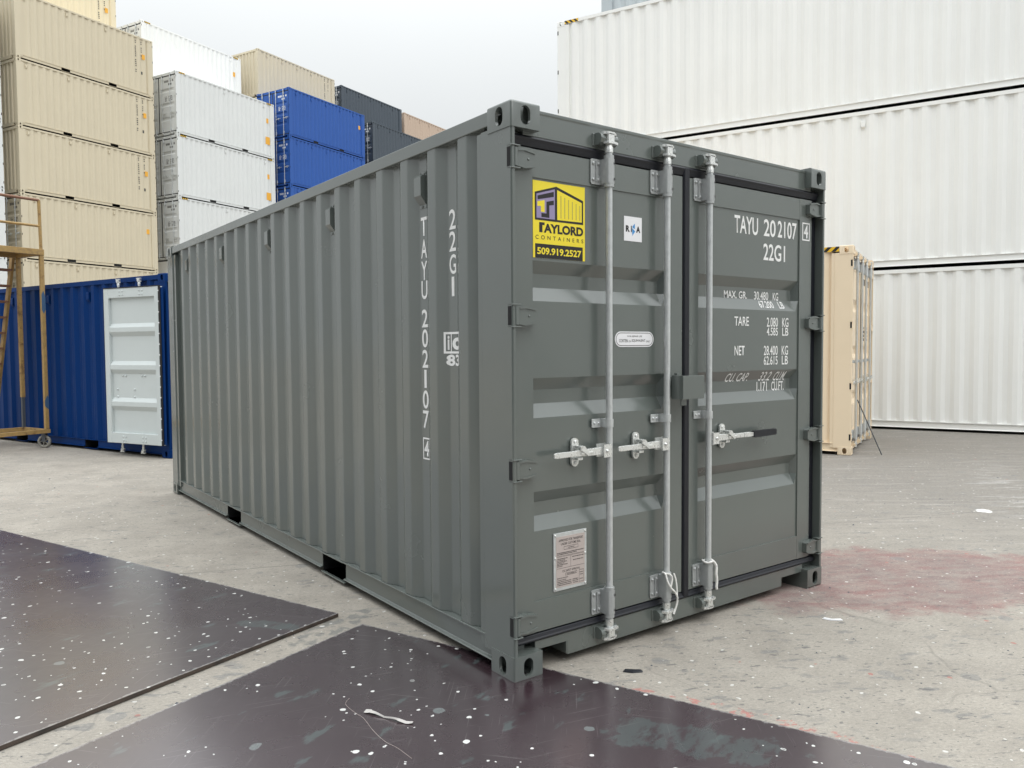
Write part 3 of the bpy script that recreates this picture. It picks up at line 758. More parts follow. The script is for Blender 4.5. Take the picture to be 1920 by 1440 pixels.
# ================================================================== STACKS (far to near)
def uvec(deg):
    a = math.radians(deg); return Vector((math.sin(a), math.cos(a), 0)), Vector((-math.cos(a), math.sin(a), 0))
def ends_right(corner, deg, z, L=6.058):
    """visible long side, doors at its right hand end -> origin and heading"""
    u, v = uvec(deg); p = Vector((*corner, 0)) + u*L; return (p.x, p.y, z), math.radians(deg+180)
def ends_left(corner, deg, z):
    u, v = uvec(deg); p = Vector((*corner, 0)) + v*W; return (p.x, p.y, z), math.radians(deg)
def hidden_body(label, color, loc, ang, H, group):
    """an unseen container, hidden by others or added out of frame: plain body with rails and ribs in one mesh"""
    L = 6.058; mb = MB()
    for sx in (0, 1):
        p = side_profile(L); n = len(p)
        vs = [((d if sx == 0 else W-d), y, z) for z in (0.16, H-0.08) for y, d in p]
        mb.add(vs, [(i, i+n, i+n+1, i+1) for i in range(n-1)])
        x0, x1 = (0.004, 0.07) if sx == 0 else (W-0.07, W-0.004)
        for y0, y1 in ((0.002, 0.28), (L-0.28, L-0.002)): mb.box(x0, x1, y0, y1, 0.0, H-0.002)
        mb.box(x0, x1, 0.28, L-0.28, 0.04, 0.165); mb.box(x0, x1, 0.28, L-0.28, H-0.085, H-0.012)
    mb.box(0.07, W-0.07, 0.05, L-0.05, 0.1, H-0.03)
    o = link('shipping_container', mb, color, None, loc, rot=(0, 0, -ang))
    return tag(o, label, 'container', group)

H0, HC = 2.591, 2.896
ORD = ['bottom', 'second', 'third', 'fourth', 'fifth', 'sixth', 'seventh']
T1, W1, W2, N3, B1, DU, DL, PK = (1.102, 33.5), (7.577, 35.975), (6.68, 38.42), (13.08, 40.715), (13.865, 38.296), (19.345, 43.627), (20.365, 41.429), (25.335, 46.374)
aT, aW, aB = 65.76, 65.89, 67.10
V20 = [0.48, 2.16, 3.86]
vT = [6.058-y for y in V20]
# beige stack at the left edge of the view
gB = 'beige containers in the tall stack at the left'
# visible levels, counted from the ground
k_lab = {5: 'topmost beige container of the front beige stack, corrugated end wall to the left',
         4: 'beige container second from the top of the front beige stack',
         3: 'beige container third from the top of the front beige stack, above the lettered doors',
         2: 'beige container with lettered doors on its left end, behind the yellow guard rail',
         1: 'beige container showing only its upper strip above the blue container roof'}
for k in range(6):
    if k in (3, 4, 5):
        loc, ang = ends_right(T1, aT, k*H0); vv = vT
    else:
        loc, ang = ends_left(T1, aT, k*H0); vv = vT
    if k == 0: hidden_body('beige container on the ground under the front beige stack, behind the blue container', 'beige', loc, ang, H0, gB); continue
    container(k_lab[k], 'beige', loc, ang, group=gB, vents=vv, side_marks=True)
# row behind it: only the top one shows
uT, vTv = uvec(aT)
T2 = Vector((*T1, 0)) + vTv*2.53
for k in range(7):
    loc, ang = ends_right((T2.x, T2.y), aT, k*H0)
    if k < 6: hidden_body('ivory container of the rear stack, hidden behind the front beige stack', 'ivory', loc, ang, H0, 'hidden containers of the rear ivory stack')
    else: container('pale ivory container rising behind the front beige stack at its right', 'ivory', loc, ang, vents=vT, side_marks=True, group='ivory containers on the rear row')
# white stack beyond the left edge, a sliver of its right hand end shows
WLp = Vector((*T1, 0)) - uT*(0.585+6.058)
for k in range(6):
    loc, ang = ends_right((WLp.x, WLp.y), aT, k*H0)
    lab = ['ground', 'second', 'third', 'fourth', 'fifth', 'sixth'][k]
    if k == 0: hidden_body('white container on the ground at the foot of the left white stack', 'coolwhite', loc, ang, H0, 'white containers at the left picture edge')
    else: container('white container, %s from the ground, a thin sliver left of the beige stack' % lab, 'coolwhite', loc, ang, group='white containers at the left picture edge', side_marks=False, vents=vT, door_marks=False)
# white high stack
gW = 'white containers of the middle stacks'
w_lab = {4: 'topmost container of the front white stack, its left doors beside the beige stack', 3: 'white container second from the top of the front white stack',
         2: 'white container third from the top of the front white stack, partly behind the grey roof'}
for k in range(5):
    loc, ang = ends_left(W1, aW, k*HC)
    if k < 2: hidden_body('white container low in the front white stack, hidden behind the grey container', 'white', loc, ang, HC, 'hidden white containers of the front white stack')
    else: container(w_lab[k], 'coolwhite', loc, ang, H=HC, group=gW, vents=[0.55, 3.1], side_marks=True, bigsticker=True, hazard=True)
for k in range(5):
    loc, ang = ends_left(W2, aW, k*HC + (6*H0*HC/H0 - 6*HC))
    if k < 5: hidden_body('white container of the rear white stack, hidden behind the front white stack', 'white', loc, ang, HC, 'hidden containers of the rear white stack')
loc, ang = ends_left(W2, aW, 5*HC)
container('lone white container standing one level above the front white stack, behind it', 'white', loc, ang, H=HC, group=gW, vents=[0.55], side_marks=True, hazard=True)
# beige on the rear row, blue in front of it
for k in range(7):
    loc, ang = ends_right(N3, aB, k*H0)
    if k < 6: hidden_body('beige container of the rear row, hidden behind the blue stack', 'ivory', loc, ang, H0, 'hidden containers behind the blue stack')
    else: container('pale beige container with ribbed end wall, towering behind the blue stack', 'beige', loc, ang, group='ivory containers on the rear row', side_marks=True, orange=False, vents=[0.55+PER*i for i in (5, 9, 13, 17)])
b_lab = {5: 'bright blue container on top of the far blue stack', 4: 'bright blue container second from the top of the far blue stack', 3: 'bright blue container third from the top of the far blue stack'}
for k in range(6):
    loc, ang = ends_left(B1, aB, k*H0)
    if k < 3: hidden_body('blue container low in the far blue stack, hidden behind the grey container', 'blue', loc, ang, H0, 'hidden blue containers')
    else: container(b_lab[k], 'blue', loc, ang, group='bright blue containers of the far stack', side_marks=True, mark='wtext', orange=(k == 5))
# slate grey ones
for k in range(7):
    loc, ang = ends_left(DU, aB, k*H0)
    if k < 6: hidden_body('slate grey container of the rear row, hidden lower in its stack', 'slate', loc, ang, H0, 'hidden slate containers of the rear row')
    else: container('slate grey container at the top of the rear row, right of the pale beige one', 'slate', loc, ang, group='slate grey containers', side_marks=True, mark='wtext', orange=False)
for k in range(6):
    loc, ang = ends_left(DL, aB, k*H0)
    if k < 4: hidden_body('slate grey container of the nearer row, hidden behind the grey container', 'slate', loc, ang, H0, 'hidden slate containers of the nearer row')
    elif k == 4: container('slate grey container under the nearer slate one, only its left top corner showing', 'slate', loc, ang, group='slate grey containers', side_marks=True, mark='wtext', orange=False)
    else: container('slate grey container on the nearer row, just right of the blue stack', 'slate', loc, ang, group='slate grey containers', side_marks=True, mark='wtext', orange=False)
for k in range(7):
    loc, ang = ends_right(PK, aB, k*H0)
    if k < 5: hidden_body('pinkish beige container low in the farthest stack, hidden behind the slate ones', 'pinkbeige', loc, ang, H0, 'hidden pinkish beige containers')
    else: container(['pinkish beige container second from the top at the far end of the rear row', 'pinkish beige container on top at the far end of the rear row'][k-5], 'pinkbeige', loc, ang, group='pinkish beige containers', side_marks=False)
# forty foot white stack at the right
aR = 67.29; uR, vR = uvec(aR); R0 = Vector((9.309, 10.735, 0))
gR = 'long white containers stacked at the right'
r_lab = ['long white container standing on the ground at the bottom of the right hand stack', 'long white container in the middle of the right hand stack', 'long white container on top of the right hand stack']
for k in range(3):
    p = R0 + uR*W
    container(r_lab[k], 'white', (p.x, p.y, k*HC), math.radians(aR+90), L=12.192, H=HC, group=gR, vents=[12.192-y for y in (0.55, 3.32, 6.1, 8.9, 11.6)] if False else [12.192-11.6, 12.192-8.9, 6.1, 3.32, 0.55], hazard=True, door_marks=False)
p = R0 + uR*(2*W + 0.07) + vR*0.06
for k in range(4):
    if k < 3: container('long grey container behind the right hand white stack, hidden by it', 'lightgrey', (p.x, p.y, k*HC), math.radians(aR+90), L=12.192, H=HC, group='hidden grey containers at the right', vents=[], door_marks=False)
    else: container('light blue grey container peeking over the right hand white stack at the top picture edge', 'lightgrey', (p.x, p.y, k*HC), math.radians(aR+90), L=12.192, H=HC, group='containers stacked at the right', vents=[], door_marks=False)
# tan one on the ground with its doors seen edge on
aX = 67.33
tanc = container('tan container on the ground right of the dark grey one, doors seen at a slant', 'tan', (8.125, 3.077, 0), math.radians(aX-90), H=HC, group='containers standing on the ground', hazard=True, mark='dtext', vents=[3.1, 5.0])
# dark blue one with its white lined door swung back
aC = 68.89; uC, vC = uvec(aC); C0 = Vector((0.629, 8.857, 0))
bluec = container('dark blue container on the ground, one white lined door folded back on its side', 'darkblue', C0, math.radians(aC-90), group='containers standing on the ground', door_open=True, mark='wtext')
def open_door(c):
    hinge_at = link('door', MB().box(0.02, 0.045, 0.035, 0.07, 0.2, 2.39), 'darkblue', c, (0.0, -0.012, 0), rot=(0, 0, math.radians(95.5)))
    hinge_at['label'] = 'open door leaf with white lining'
    H = 2.591; t = tz(H)
    # leaf frame: local +x along the leaf, inner face at y = 0.10
    mb = MB(); w0, w1 = 0.045, 1.185
    mb.box(w0, w0+0.085, 0.03, 0.100, 0.19, 2.405); mb.box(w1-0.10, w1, 0.03, 0.100, 0.19, 2.405)
    mb.box(w0+0.085, w1-0.10, 0.032, 0.098, 2.27, 2.404); mb.box(w0+0.085, w1-0.10, 0.032, 0.098, 0.191, 0.34)
    zs = [(0.34, 0)] + trough_pts(H) + [(2.27, 0)]
    xs = [(w0+0.085, 1), (w0+0.11, 1), (w1-0.125, 1), (w1-0.10, 1)]
    vs = [(x, 0.058 + d*1.0*k, z) for z, d in zs for x, k in xs]
    mb.add(vs, [(i*4+j+4, i*4+j+5, i*4+j+1, i*4+j) for i in range(len(zs)-1) for j in range(3)])
    leaf = link('door_lining', mb, 'doorwhite', hinge_at, bevel=0.004)
    bo = MB()
    for z in (2.36, 2.31, 0.29, 0.235):
        for x in (0.25, 0.31, 0.66, 0.72): bo.bolt(x+0.12, 0.098, z, 0.013, 1, 1, 0.010)
    for z, xx in ((1.16, (0.40, 0.46, 0.80, 0.86)), (0.965, (0.62, 0.98)), (0.86, (0.62, 0.98))):
        for x in xx: bo.bolt(x, 0.058, z, 0.016, 1, 1, 0.014)
    link('bolt', bo, 'doorwhite', hinge_at)['kind'] = 'stuff'
    gk = MB().box(0.030, 0.043, 0.075, 0.106, 0.19, 2.41).box(w1+0.001, w1+0.008, 0.05, 0.10, 0.19, 2.405).box(0.04, w1, 0.06, 0.104, 2.4055, 2.418)
    link('door_gasket', gk, 'rubber', hinge_at)
    rv = MB()
    for i in range(15): rv.bolt(0.036, 0.106, 0.27+0.148*i, 0.009, 1, 1, 0.006)
    link('gasket_rivet', rv, 'wvinyl', hinge_at)['kind'] = 'stuff'
    for x in (0.56, 1.0):
        link('locking_bar', cached('orod', lambda: MB().tube([(0, 0, 0.1), (0, 0, 2.49)], 0.0168, 10).mesh('locking_bar')), 'zinc', hinge_at, (x, -0.01, 0))
        link('cam', cam_mesh(), 'zinc', hinge_at, (x, -0.01, 2.505)); link('cam', cam_mesh(), 'zinc', hinge_at, (x, -0.01, 0.085), (1, 1, -1))
open_door(bluec)

# unseen row added behind the viewpoint to tone the grey doors' reflections and light
uB, vB = uvec(67.0); P0 = Vector((-2.07, -2.77, 0)) - vB*19.0
for i in range(-3, 4):
    for k in range(3):
        p = P0 + uB*(i*6.5 - 3.0) - vB*W
        hidden_body('white container added unseen behind the viewpoint to tone the door reflections', 'white', (p.x, p.y, k*H0), math.radians(67.0), H0, 'unseen containers added behind the viewpoint for the light')

P1 = Vector((-2.07, -2.77, 0)) - uB*9.5  # second unseen row, added at the left to darken the grey side wall
for i in range(-3, 1):
    for k in range(4):
        p = P1 + vB*(i*6.4)
        hidden_body('slate grey container added unseen beyond the left edge to darken side wall reflections', 'slate', (p.x, p.y, k*H0), math.radians(67.0-90), H0, 'unseen containers added beyond the left edge for the light')

# ================================================================== THE DARK GREY CONTAINER
HG = 2.591
grey = container('dark grey twenty foot container in the middle, yellow sticker on its left door', 'grey', (0, 0, 0), 0.0, detail=2, group='containers standing on the ground', door_marks=False)
LG = 6.058
PROF = side_profile(LG)
ZCUT = [z for z, d in trough_pts(HG)]
def door_fn(x, z): return (x, PY + door_depth(HG, z) - 0.0014, z)
def frame_fn(x, z): return (x, DY - 0.0014, z)
def door_text(body, rect, bold=0.012, fn=door_fn, mat='wtext', parent=None, name='lettering', spacing=1.0):
    bm = text_mesh(body, rect, bold, spacing)
    if fn is door_fn: cut2(bm, 1, [z for z in ZCUT if rect[2] < z < rect[3]])
    return bm_obj(name, bm, fn, mat, parent or grey)
B_ = 0.014
door_text('TAYU', (1.606, 1.822, 2.150, 2.250), B_); door_text('20', (1.877, 1.992, 2.152, 2.252), B_); door_text('2107', (2.012, 2.204, 2.154, 2.254), B_)
door_text('22G1', (1.874, 2.088, 2.012, 2.110), B_)
door_text('4', (2.268, 2.312, 2.170, 2.250), B_, frame_fn)
bm = bmesh.new()
def rect_ring(bm, x0, x1, z0, z1, t):
    for a in ((x0, x1, z0, z0+t), (x0, x1, z1-t, z1), (x0, x0+t, z0+t, z1-t), (x1-t, x1, z0+t, z1-t)):
        poly2(bm, [(a[0], a[2]), (a[1], a[2]), (a[1], a[3]), (a[0], a[3])])
rect_ring(bm, 2.252, 2.330, 2.155, 2.264, 0.008); bm_obj('lettering', bm, frame_fn, 'wtext', grey)
for body, x0, x1, z0, z1 in [
    ('MAX. GR.', 1.562, 1.771, 1.785, 1.827), ('30.480', 1.838, 1.975, 1.783, 1.831), ('KG', 2.020, 2.074, 1.783, 1.830), ('67.200', 1.862, 2.000, 1.735, 1.777), ('LB', 2.052, 2.104, 1.735, 1.777),
    ('TARE', 1.611, 1.743, 1.627, 1.679), ('2.080', 1.913, 2.022, 1.624, 1.679), ('KG', 2.064, 2.128, 1.624, 1.679), ('4.585', 1.913, 2.022, 1.572, 1.620), ('LB', 2.066, 2.128, 1.572, 1.620),
    ('NET', 1.613, 1.705, 1.458, 1.512), ('28.400', 1.886, 2.022, 1.456, 1.512), ('KG', 2.062, 2.126, 1.456, 1.512), ('62.615', 1.886, 2.022, 1.399, 1.451), ('LB', 2.064, 2.126, 1.399, 1.451),
    ('CU. CAP.', 1.567, 1.776, 1.307, 1.356), ('33.2', 1.883, 1.988, 1.304, 1.358), ('CU.M.', 2.022, 2.139, 1.302, 1.357), ('1.171', 1.868, 1.968, 1.243, 1.298), ('CU.FT.', 2.012, 2.136, 1.242, 1.297)]:
    door_text(body, (x0, x1, z0, z1), 0.010)
# side lettering
def side_fn(x, z): return (prof_at(PROF, -x) - 0.0014, -x, z)
def side_bm(bm, mat='wtext', name='lettering'):
    cut2(bm, 0, [-y for y, d in PROF if 0.2 < y < 1.3])
    return bm_obj(name, bm, side_fn, mat, grey)
zz = [(2.098, 2.196, 'T'), (1.982, 2.080, 'A'), (1.868, 1.966, 'Y'), (1.768, 1.864, 'U'), (1.620, 1.714, '2'), (1.514, 1.610, '0'), (1.407, 1.502, '2'), (1.300, 1.396, '1'), (1.190, 1.288, '0'), (1.085, 1.180, '7')]
for z0, z1, ch in zz:
    hw = 0.030 if ch != '1' else 0.012
    side_bm(text_mesh(ch, (-0.830-hw, -0.830+hw, z0, z1), 0.014))
side_bm(text_mesh('4', (-0.826-0.024, -0.826+0.024, 0.938, 1.020), 0.022))
bm = bmesh.new(); rect_ring(bm, -0.826-0.036, -0.826+0.036, 0.920, 1.036, 0.008); side_bm(bm)
for z0, z1, ch in [(2.098, 2.196, '2'), (1.990, 2.088, '2'), (1.877, 1.975, 'G'), (1.767, 1.864, '1')]:
    hw = 0.030 if ch != '1' else 0.012
    side_bm(text_mesh(ch, (-0.551-hw, -0.551+hw, z0, z1), 0.012))
bm = bmesh.new()
rect_ring(bm, -0.618, -0.462, 1.482, 1.590, 0.011); poly2(bm, [(-0.576, 1.493), (-0.568, 1.493), (-0.568, 1.579), (-0.576, 1.579)]); side_bm(bm)
side_bm(text_mesh('i', (-0.598, -0.588, 1.500, 1.572), 0.03)); side_bm(text_mesh('c', (-0.562, -0.482, 1.500, 1.562), 0.035)); side_bm(text_mesh('83', (-0.606, -0.476, 1.420, 1.477), 0.035))

# stickers and plates on the doors
def quad_on(parent, name, pts, y, mat, thick=0.0):
    bm = bmesh.new(); poly2(bm, pts); return bm_obj(name, bm, lambda x, z: (x, y, z), mat, parent)
YS = PY - 0.0016
sx0, sx1, sz0, sz1 = 0.160, 0.476, 1.919, 2.268
stk = link('sticker', MB().box(sx0, sx1, YS, PY, sz0, sz1), 'yellow', grey); stk['label'] = 'yellow company sticker with container emblem and phone number'
def S(u, v): return (sx0 + u*(sx1-sx0), sz1 - v*(sz1-sz0))
def sq(pts, mat, lift): quad_on(stk, 'print', [S(*p) for p in pts], YS - lift, mat)
sq([(0.035, 0.150), (0.44, 0.045), (0.965, 0.185), (0.965, 0.510), (0.035, 0.510)], 'black', 0.0004)
sq([(0.065, 0.172), (0.41, 0.083), (0.41, 0.482), (0.065, 0.482)], 'lavender', 0.0007)
sq([(0.455, 0.088), (0.935, 0.215), (0.935, 0.478), (0.455, 0.482)], 'yellow', 0.0007)
for i in range(6):
    u = 0.525 + i*0.074; sq([(u-0.005, 0.14+0.265*(u-0.455)), (u+0.008, 0.14+0.265*(u-0.455)), (u+0.008, 0.455), (u-0.005, 0.457)], 'greyline', 0.0010)
sq([(0.085, 0.195), (0.39, 0.118), (0.39, 0.185), (0.085, 0.245)], 'black', 0.0010)
sq([(0.25, 0.262), (0.39, 0.232), (0.39, 0.292), (0.305, 0.305), (0.305, 0.468), (0.155, 0.468), (0.155, 0.415), (0.25, 0.415)], 'black', 0.0010)
sq([(0.08, 0.270), (0.215, 0.243), (0.215, 0.400), (0.145, 0.400), (0.145, 0.325), (0.08, 0.330)], 'yellow', 0.0012)
def stext(parent, body, u0, u1, v0, v1, mat, bold, lift, fr=S, spacing=1.0):
    (x0, z1), (x1, z0) = fr(u0, v0), fr(u1, v1)
    return bm_obj('print', text_mesh(body, (x0, x1, z0, z1), bold, spacing), lambda x, z: (x, YS-lift, z), mat, parent)
sq([(0.115, 0.535), (0.215, 0.535), (0.215, 0.570), (0.175, 0.570), (0.175, 0.665), (0.115, 0.665)], 'black', 0.0006)
stext(stk, 'AYLORD', 0.200, 0.965, 0.545, 0.668, 'black', 0.045, 0.0006)
stext(stk, 'CONTAINERS', 0.045, 0.965, 0.705, 0.757, 'black', 0.006, 0.0006, spacing=1.9)
sq([(0.038, 0.815), (0.955, 0.815), (0.955, 1.0), (0.038, 1.0)], 'black', 0.0004)
stext(stk, '509.919.2527', 0.075, 0.925, 0.862, 0.955, 'yellow', 0.028, 0.0008)
st2 = link('sticker', MB().box(0.738, 0.863, YS, PY, 2.039, 2.161), 'wvinyl', grey); st2['label'] = 'small white inspection sticker with a blue arrow'
def S2(u, v): return (0.738 + u*0.125, 2.161 - v*0.122)
stext(st2, 'R', 0.09, 0.31, 0.37, 0.63, 'black', 0.05, 0.0006, S2); quad_on(st2, 'print', [S2(0.375, 0.37), S2(0.425, 0.37), S2(0.425, 0.63), S2(0.375, 0.63)], YS-0.0006, 'black'); stext(st2, 'A', 0.67, 0.91, 0.37, 0.63, 'black', 0.05, 0.0006, S2)
quad_on(st2, 'print', [S2(0.44, 0.42), (S2(0.60, 0.26)), S2(0.60, 0.50)], YS-0.0006, 'bluevinyl'); quad_on(st2, 'print', [S2(0.44, 0.46), S2(0.62, 0.58), S2(0.46, 0.78)], YS-0.0006, 'bluevinyl')
# rounded repair notice
def stadium2(cx, cz, w, h, n=12):
    r = h/2; s = w/2 - r
    return [(cx+s+r*math.sin(t), cz+r*math.cos(t)) for t in (PI*i/n for i in range(n+1))] + [(cx-s-r*math.sin(t), cz-r*math.cos(t)) for t in (PI*i/n for i in range(n+1))]
st3 = link('sticker', MB().prism(stadium2(0.8125, 1.548, 0.276, 0.077), 1, YS, PY), 'wvinyl', grey); st3['label'] = 'rounded white repair notice with dark outline'
bm = bmesh.new(); o1, i1 = stadium2(0.8125, 1.548, 0.264, 0.066), stadium2(0.8125, 1.548, 0.258, 0.060)
va = [bm.verts.new((p[0], p[1], 0)) for p in o1]; vb = [bm.verts.new((p[0], p[1], 0)) for p in i1]
for i in range(len(o1)): bm.faces.new((va[i], va[(i+1) % len(o1)], vb[(i+1) % len(o1)], vb[i]))
bm_obj('print', bm, lambda x, z: (x, YS-0.0005, z), 'dtext', st3)
def S3(u, v): return (0.675 + u*0.275, 1.586 - v*0.076)
for body, u0, u1, v0, v1, bd in (('FOR REPAIR USE', 0.31, 0.69, 0.25, 0.36, 0.0), ('CORTEN', 0.10, 0.32, 0.50, 0.70, 0.01), ('OR', 0.345, 0.40, 0.58, 0.70, 0.0), ('EQUIVALENT', 0.425, 0.775, 0.50, 0.70, 0.01), ('ONLY', 0.80, 0.91, 0.58, 0.70, 0.0)):
    stext(st3, body, u0, u1, v0, v1, 'dtext', bd, 0.0006, S3)
# approval plate
px0, px1, pz0, pz1 = 0.274, 0.474, 0.360, 0.628
pl = link('data_plate', MB().box(px0-0.004, px1+0.004, PY-0.006, PY, pz0-0.004, pz1+0.004), 'galv', grey, bevel=0.0015); pl['label'] = 'riveted metal approval plate with pinkish face'
link('plate_face', MB().box(px0+0.010, px1-0.010, PY-0.0072, PY-0.005, pz0+0.012, pz1-0.014), 'plate', pl)
rv = MB()
for x in (px0+0.006, px1-0.006):
    for z in (pz0+0.007, (pz0+pz1)/2+0.02, pz1-0.007): rv.bolt(x, PY-0.006, z, 0.006, 1, -1, 0.004)
link('rivet', rv, 'zinc', pl)['kind'] = 'stuff'
def S4(u, v): return (px0 + u*(px1-px0), pz1 - v*(pz1-pz0))
YP = PY - 0.0078
def ptxt(body, u0, u1, v0, v1):
    (x0, z1), (x1, z0) = S4(u0, v0), S4(u1, v1)
    bm_obj('print', text_mesh(body, (x0, x1, z0, z1), 0.006), lambda x, z: (x, YP, z), 'dtext', pl)
ptxt('APPROVED FOR TRANSPORT', 0.13, 0.90, 0.10, 0.145); ptxt('UNDER CUSTOMS SEAL', 0.20, 0.82, 0.165, 0.21); ptxt('CSC SAFETY APPROVAL', 0.24, 0.80, 0.655, 0.695)
bm = bmesh.new(); r = random.Random(4)
def prect(u0, u1, v0, v1): poly2(bm, [S4(u0, v0), S4(u1, v0), S4(u1, v1), S4(u0, v1)])
def pbox(u0, u1, v0, v1, t=0.006):
    prect(u0, u1, v0, v0+t); prect(u0, u1, v1-t, v1); prect(u0, u0+t, v0+t, v1-t); prect(u1-t, u1, v0+t, v1-t)
pbox(0.29, 0.74, 0.235, 0.295); prect(0.07, 0.93, 0.395, 0.400); prect(0.07, 0.93, 0.41, 0.414); prect(0.07, 0.93, 0.615, 0.62); prect(0.5, 0.506, 0.42, 0.61); pbox(0.33, 0.70, 0.715, 0.76); pbox(0.77, 0.92, 0.71, 0.93)
def dashes(u0, u1, v, h):
    u = u0
    while u < u1:
        w = r.uniform(0.008, 0.022); prect(u, min(u+w, u1), v, v+h*r.uniform(0.8, 1)); u += w + r.uniform(0.004, 0.012)
for u0, u1, v in ((0.42, 0.62, 0.258), (0.08, 0.92, 0.335), (0.08, 0.70, 0.36), (0.08, 0.40, 0.44), (0.08, 0.32, 0.468), (0.08, 0.38, 0.494), (0.08, 0.30, 0.52), (0.08, 0.40, 0.546), (0.08, 0.25, 0.572), (0.55, 0.92, 0.44), (0.58, 0.9, 0.50),
                  (0.38, 0.66, 0.73), (0.08, 0.42, 0.785), (0.08, 0.36, 0.82), (0.08, 0.52, 0.85), (0.08, 0.52, 0.88), (0.08, 0.54, 0.91), (0.56, 0.74, 0.85), (0.56, 0.74, 0.88), (0.58, 0.74, 0.91), (0.79, 0.90, 0.75), (0.79, 0.9, 0.79), (0.79, 0.9, 0.87)):
    dashes(u0, u1, v, 0.017)
bm_obj('print', bm, lambda x, z: (x, YP, z), 'dtext', pl)
# lock box over the door joint
lb = MB(); lb.box(1.030, 1.196, -0.078, -0.074, 1.238, 1.360); lb.box(1.030, 1.034, -0.0735, 0.000, 1.238, 1.362); lb.box(1.035, 1.196, -0.0735, 0.02, 1.348, 1.352); lb.box(1.192, 1.196, -0.0735, -0.01, 1.238, 1.347)
lb.box(1.035, 1.19, 0.002, 0.008, 1.24, 1.346); lb.box(1.055, 1.15, 0.008, 0.044, 1.25, 1.33); lb.box(1.045, 1.085, -0.055, -0.045, 1.205, 1.24); lb.box(1.05, 1.07, -0.02, 0.0, 1.352, 1.372)
lbx = link('lock_box', lb, 'grey', grey, bevel=0.003)
hk = MB().tube([(1.196, -0.03, 1.262), (1.214, -0.03, 1.258), (1.222, -0.03, 1.270), (1.222, -0.03, 1.285)], 0.004, 6); link('hook', hk, 'galv', lbx)
# black grip on the right handle
gr = MB(); xg = 1.328
gr.prism([(1.700, 0.994), (1.700, 1.024), (1.708, 1.028), (1.902, 1.028), (1.910, 1.022), (1.910, 0.998), (1.902, 0.993), (1.708, 0.990)], 1, -0.024, -0.004)
link('handle_grip', gr, 'rubber', grey, bevel=0.002)
link('handle_bar', MB().box(1.62, 1.7005, -0.018, -0.009, 0.998, 1.021), 'zinc', grey)
# ropes tied to the locking bars
def rope(label, pts, r, grp):
    o = link('rope', MB().tube(pts, r, 7), 'rope', None)
    return tag(o, label, 'rope', grp)
def smooth(pts, n=6):
    out = []; P = [Vector(p) for p in pts]; P = [P[0]] + P + [P[-1]]
    for i in range(1, len(P)-2):
        for j in range(n):
            t = j/n; a, b_, c_, d_ = P[i-1], P[i], P[i+1], P[i+2]
            out.append(0.5*((2*b_) + (c_-a)*t + (2*a-5*b_+4*c_-d_)*t*t + (3*b_-a-3*c_+d_)*t*t*t))
    out.append(P[-2]); return out
rp = MB()
rp.tube(smooth([(0.966, 0.0, 0.338), (0.962, -0.022, 0.334), (0.966, -0.032, 0.300), (0.985, -0.040, 0.262), (1.012, -0.042, 0.236), (1.034, -0.040, 0.200), (1.032, -0.036, 0.160), (1.012, -0.034, 0.118)]), 0.0052, 7)
rp.tube(smooth([(0.966, -0.018, 0.338), (0.985, -0.036, 0.330), (0.994, -0.040, 0.310), (0.985, -0.041, 0.270)]), 0.0042, 7)
rp.tube(smooth([(1.018, -0.030, 0.330), (1.026, -0.036, 0.296), (1.030, -0.040, 0.250), (1.030, -0.041, 0.205)]), 0.0042, 7)
tag(link('rope', rp, 'rope'), 'white rope looped and hanging on the middle locking bar', 'rope', 'white ropes on the locking bars')
rp = MB(); ring = [(1.328+0.031*math.cos(t), 0.031*math.sin(t)*1.0, 0.338+0.004*math.sin(3*t)) for t in (2*PI*i/18 for i in range(19))]
rp.tube(ring, 0.0055, 7)
rp.tube(smooth([(1.352, -0.020, 0.332), (1.362, -0.028, 0.310), (1.358, -0.031, 0.270), (1.364, -0.031, 0.235), (1.362, -0.030, 0.200), (1.366, -0.029, 0.182)]), 0.0075, 7)
tag(link('rope', rp, 'rope'), 'short white rope tied round the right hand locking bar', 'rope', 'white ropes on the locking bars')

# ================================================================== BOARDS ON THE GROUND
def board(label, corner, deg, u_len, v0, v1, z0, th, film='film'):
    """corner: its right hand corner; reaches u_len against u, from v0 to v1 along v"""
    c = link('board', MB().box(-u_len, 0, v0, v1, 0, th-0.0012), 'ply', None, (corner[0], corner[1], z0), rot=(0, 0, math.radians(90-deg)))
    tag(c, label, 'board', 'dark boards lying on the concrete')
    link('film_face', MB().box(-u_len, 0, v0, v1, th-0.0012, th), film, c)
    return c
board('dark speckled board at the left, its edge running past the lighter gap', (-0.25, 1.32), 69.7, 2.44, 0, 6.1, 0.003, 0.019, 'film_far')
board('dark speckled board in front, under the near corner of the grey container', (-0.2, 1.12), 68.9, 2.44, -4.88, 0, 0.0, 0.007)

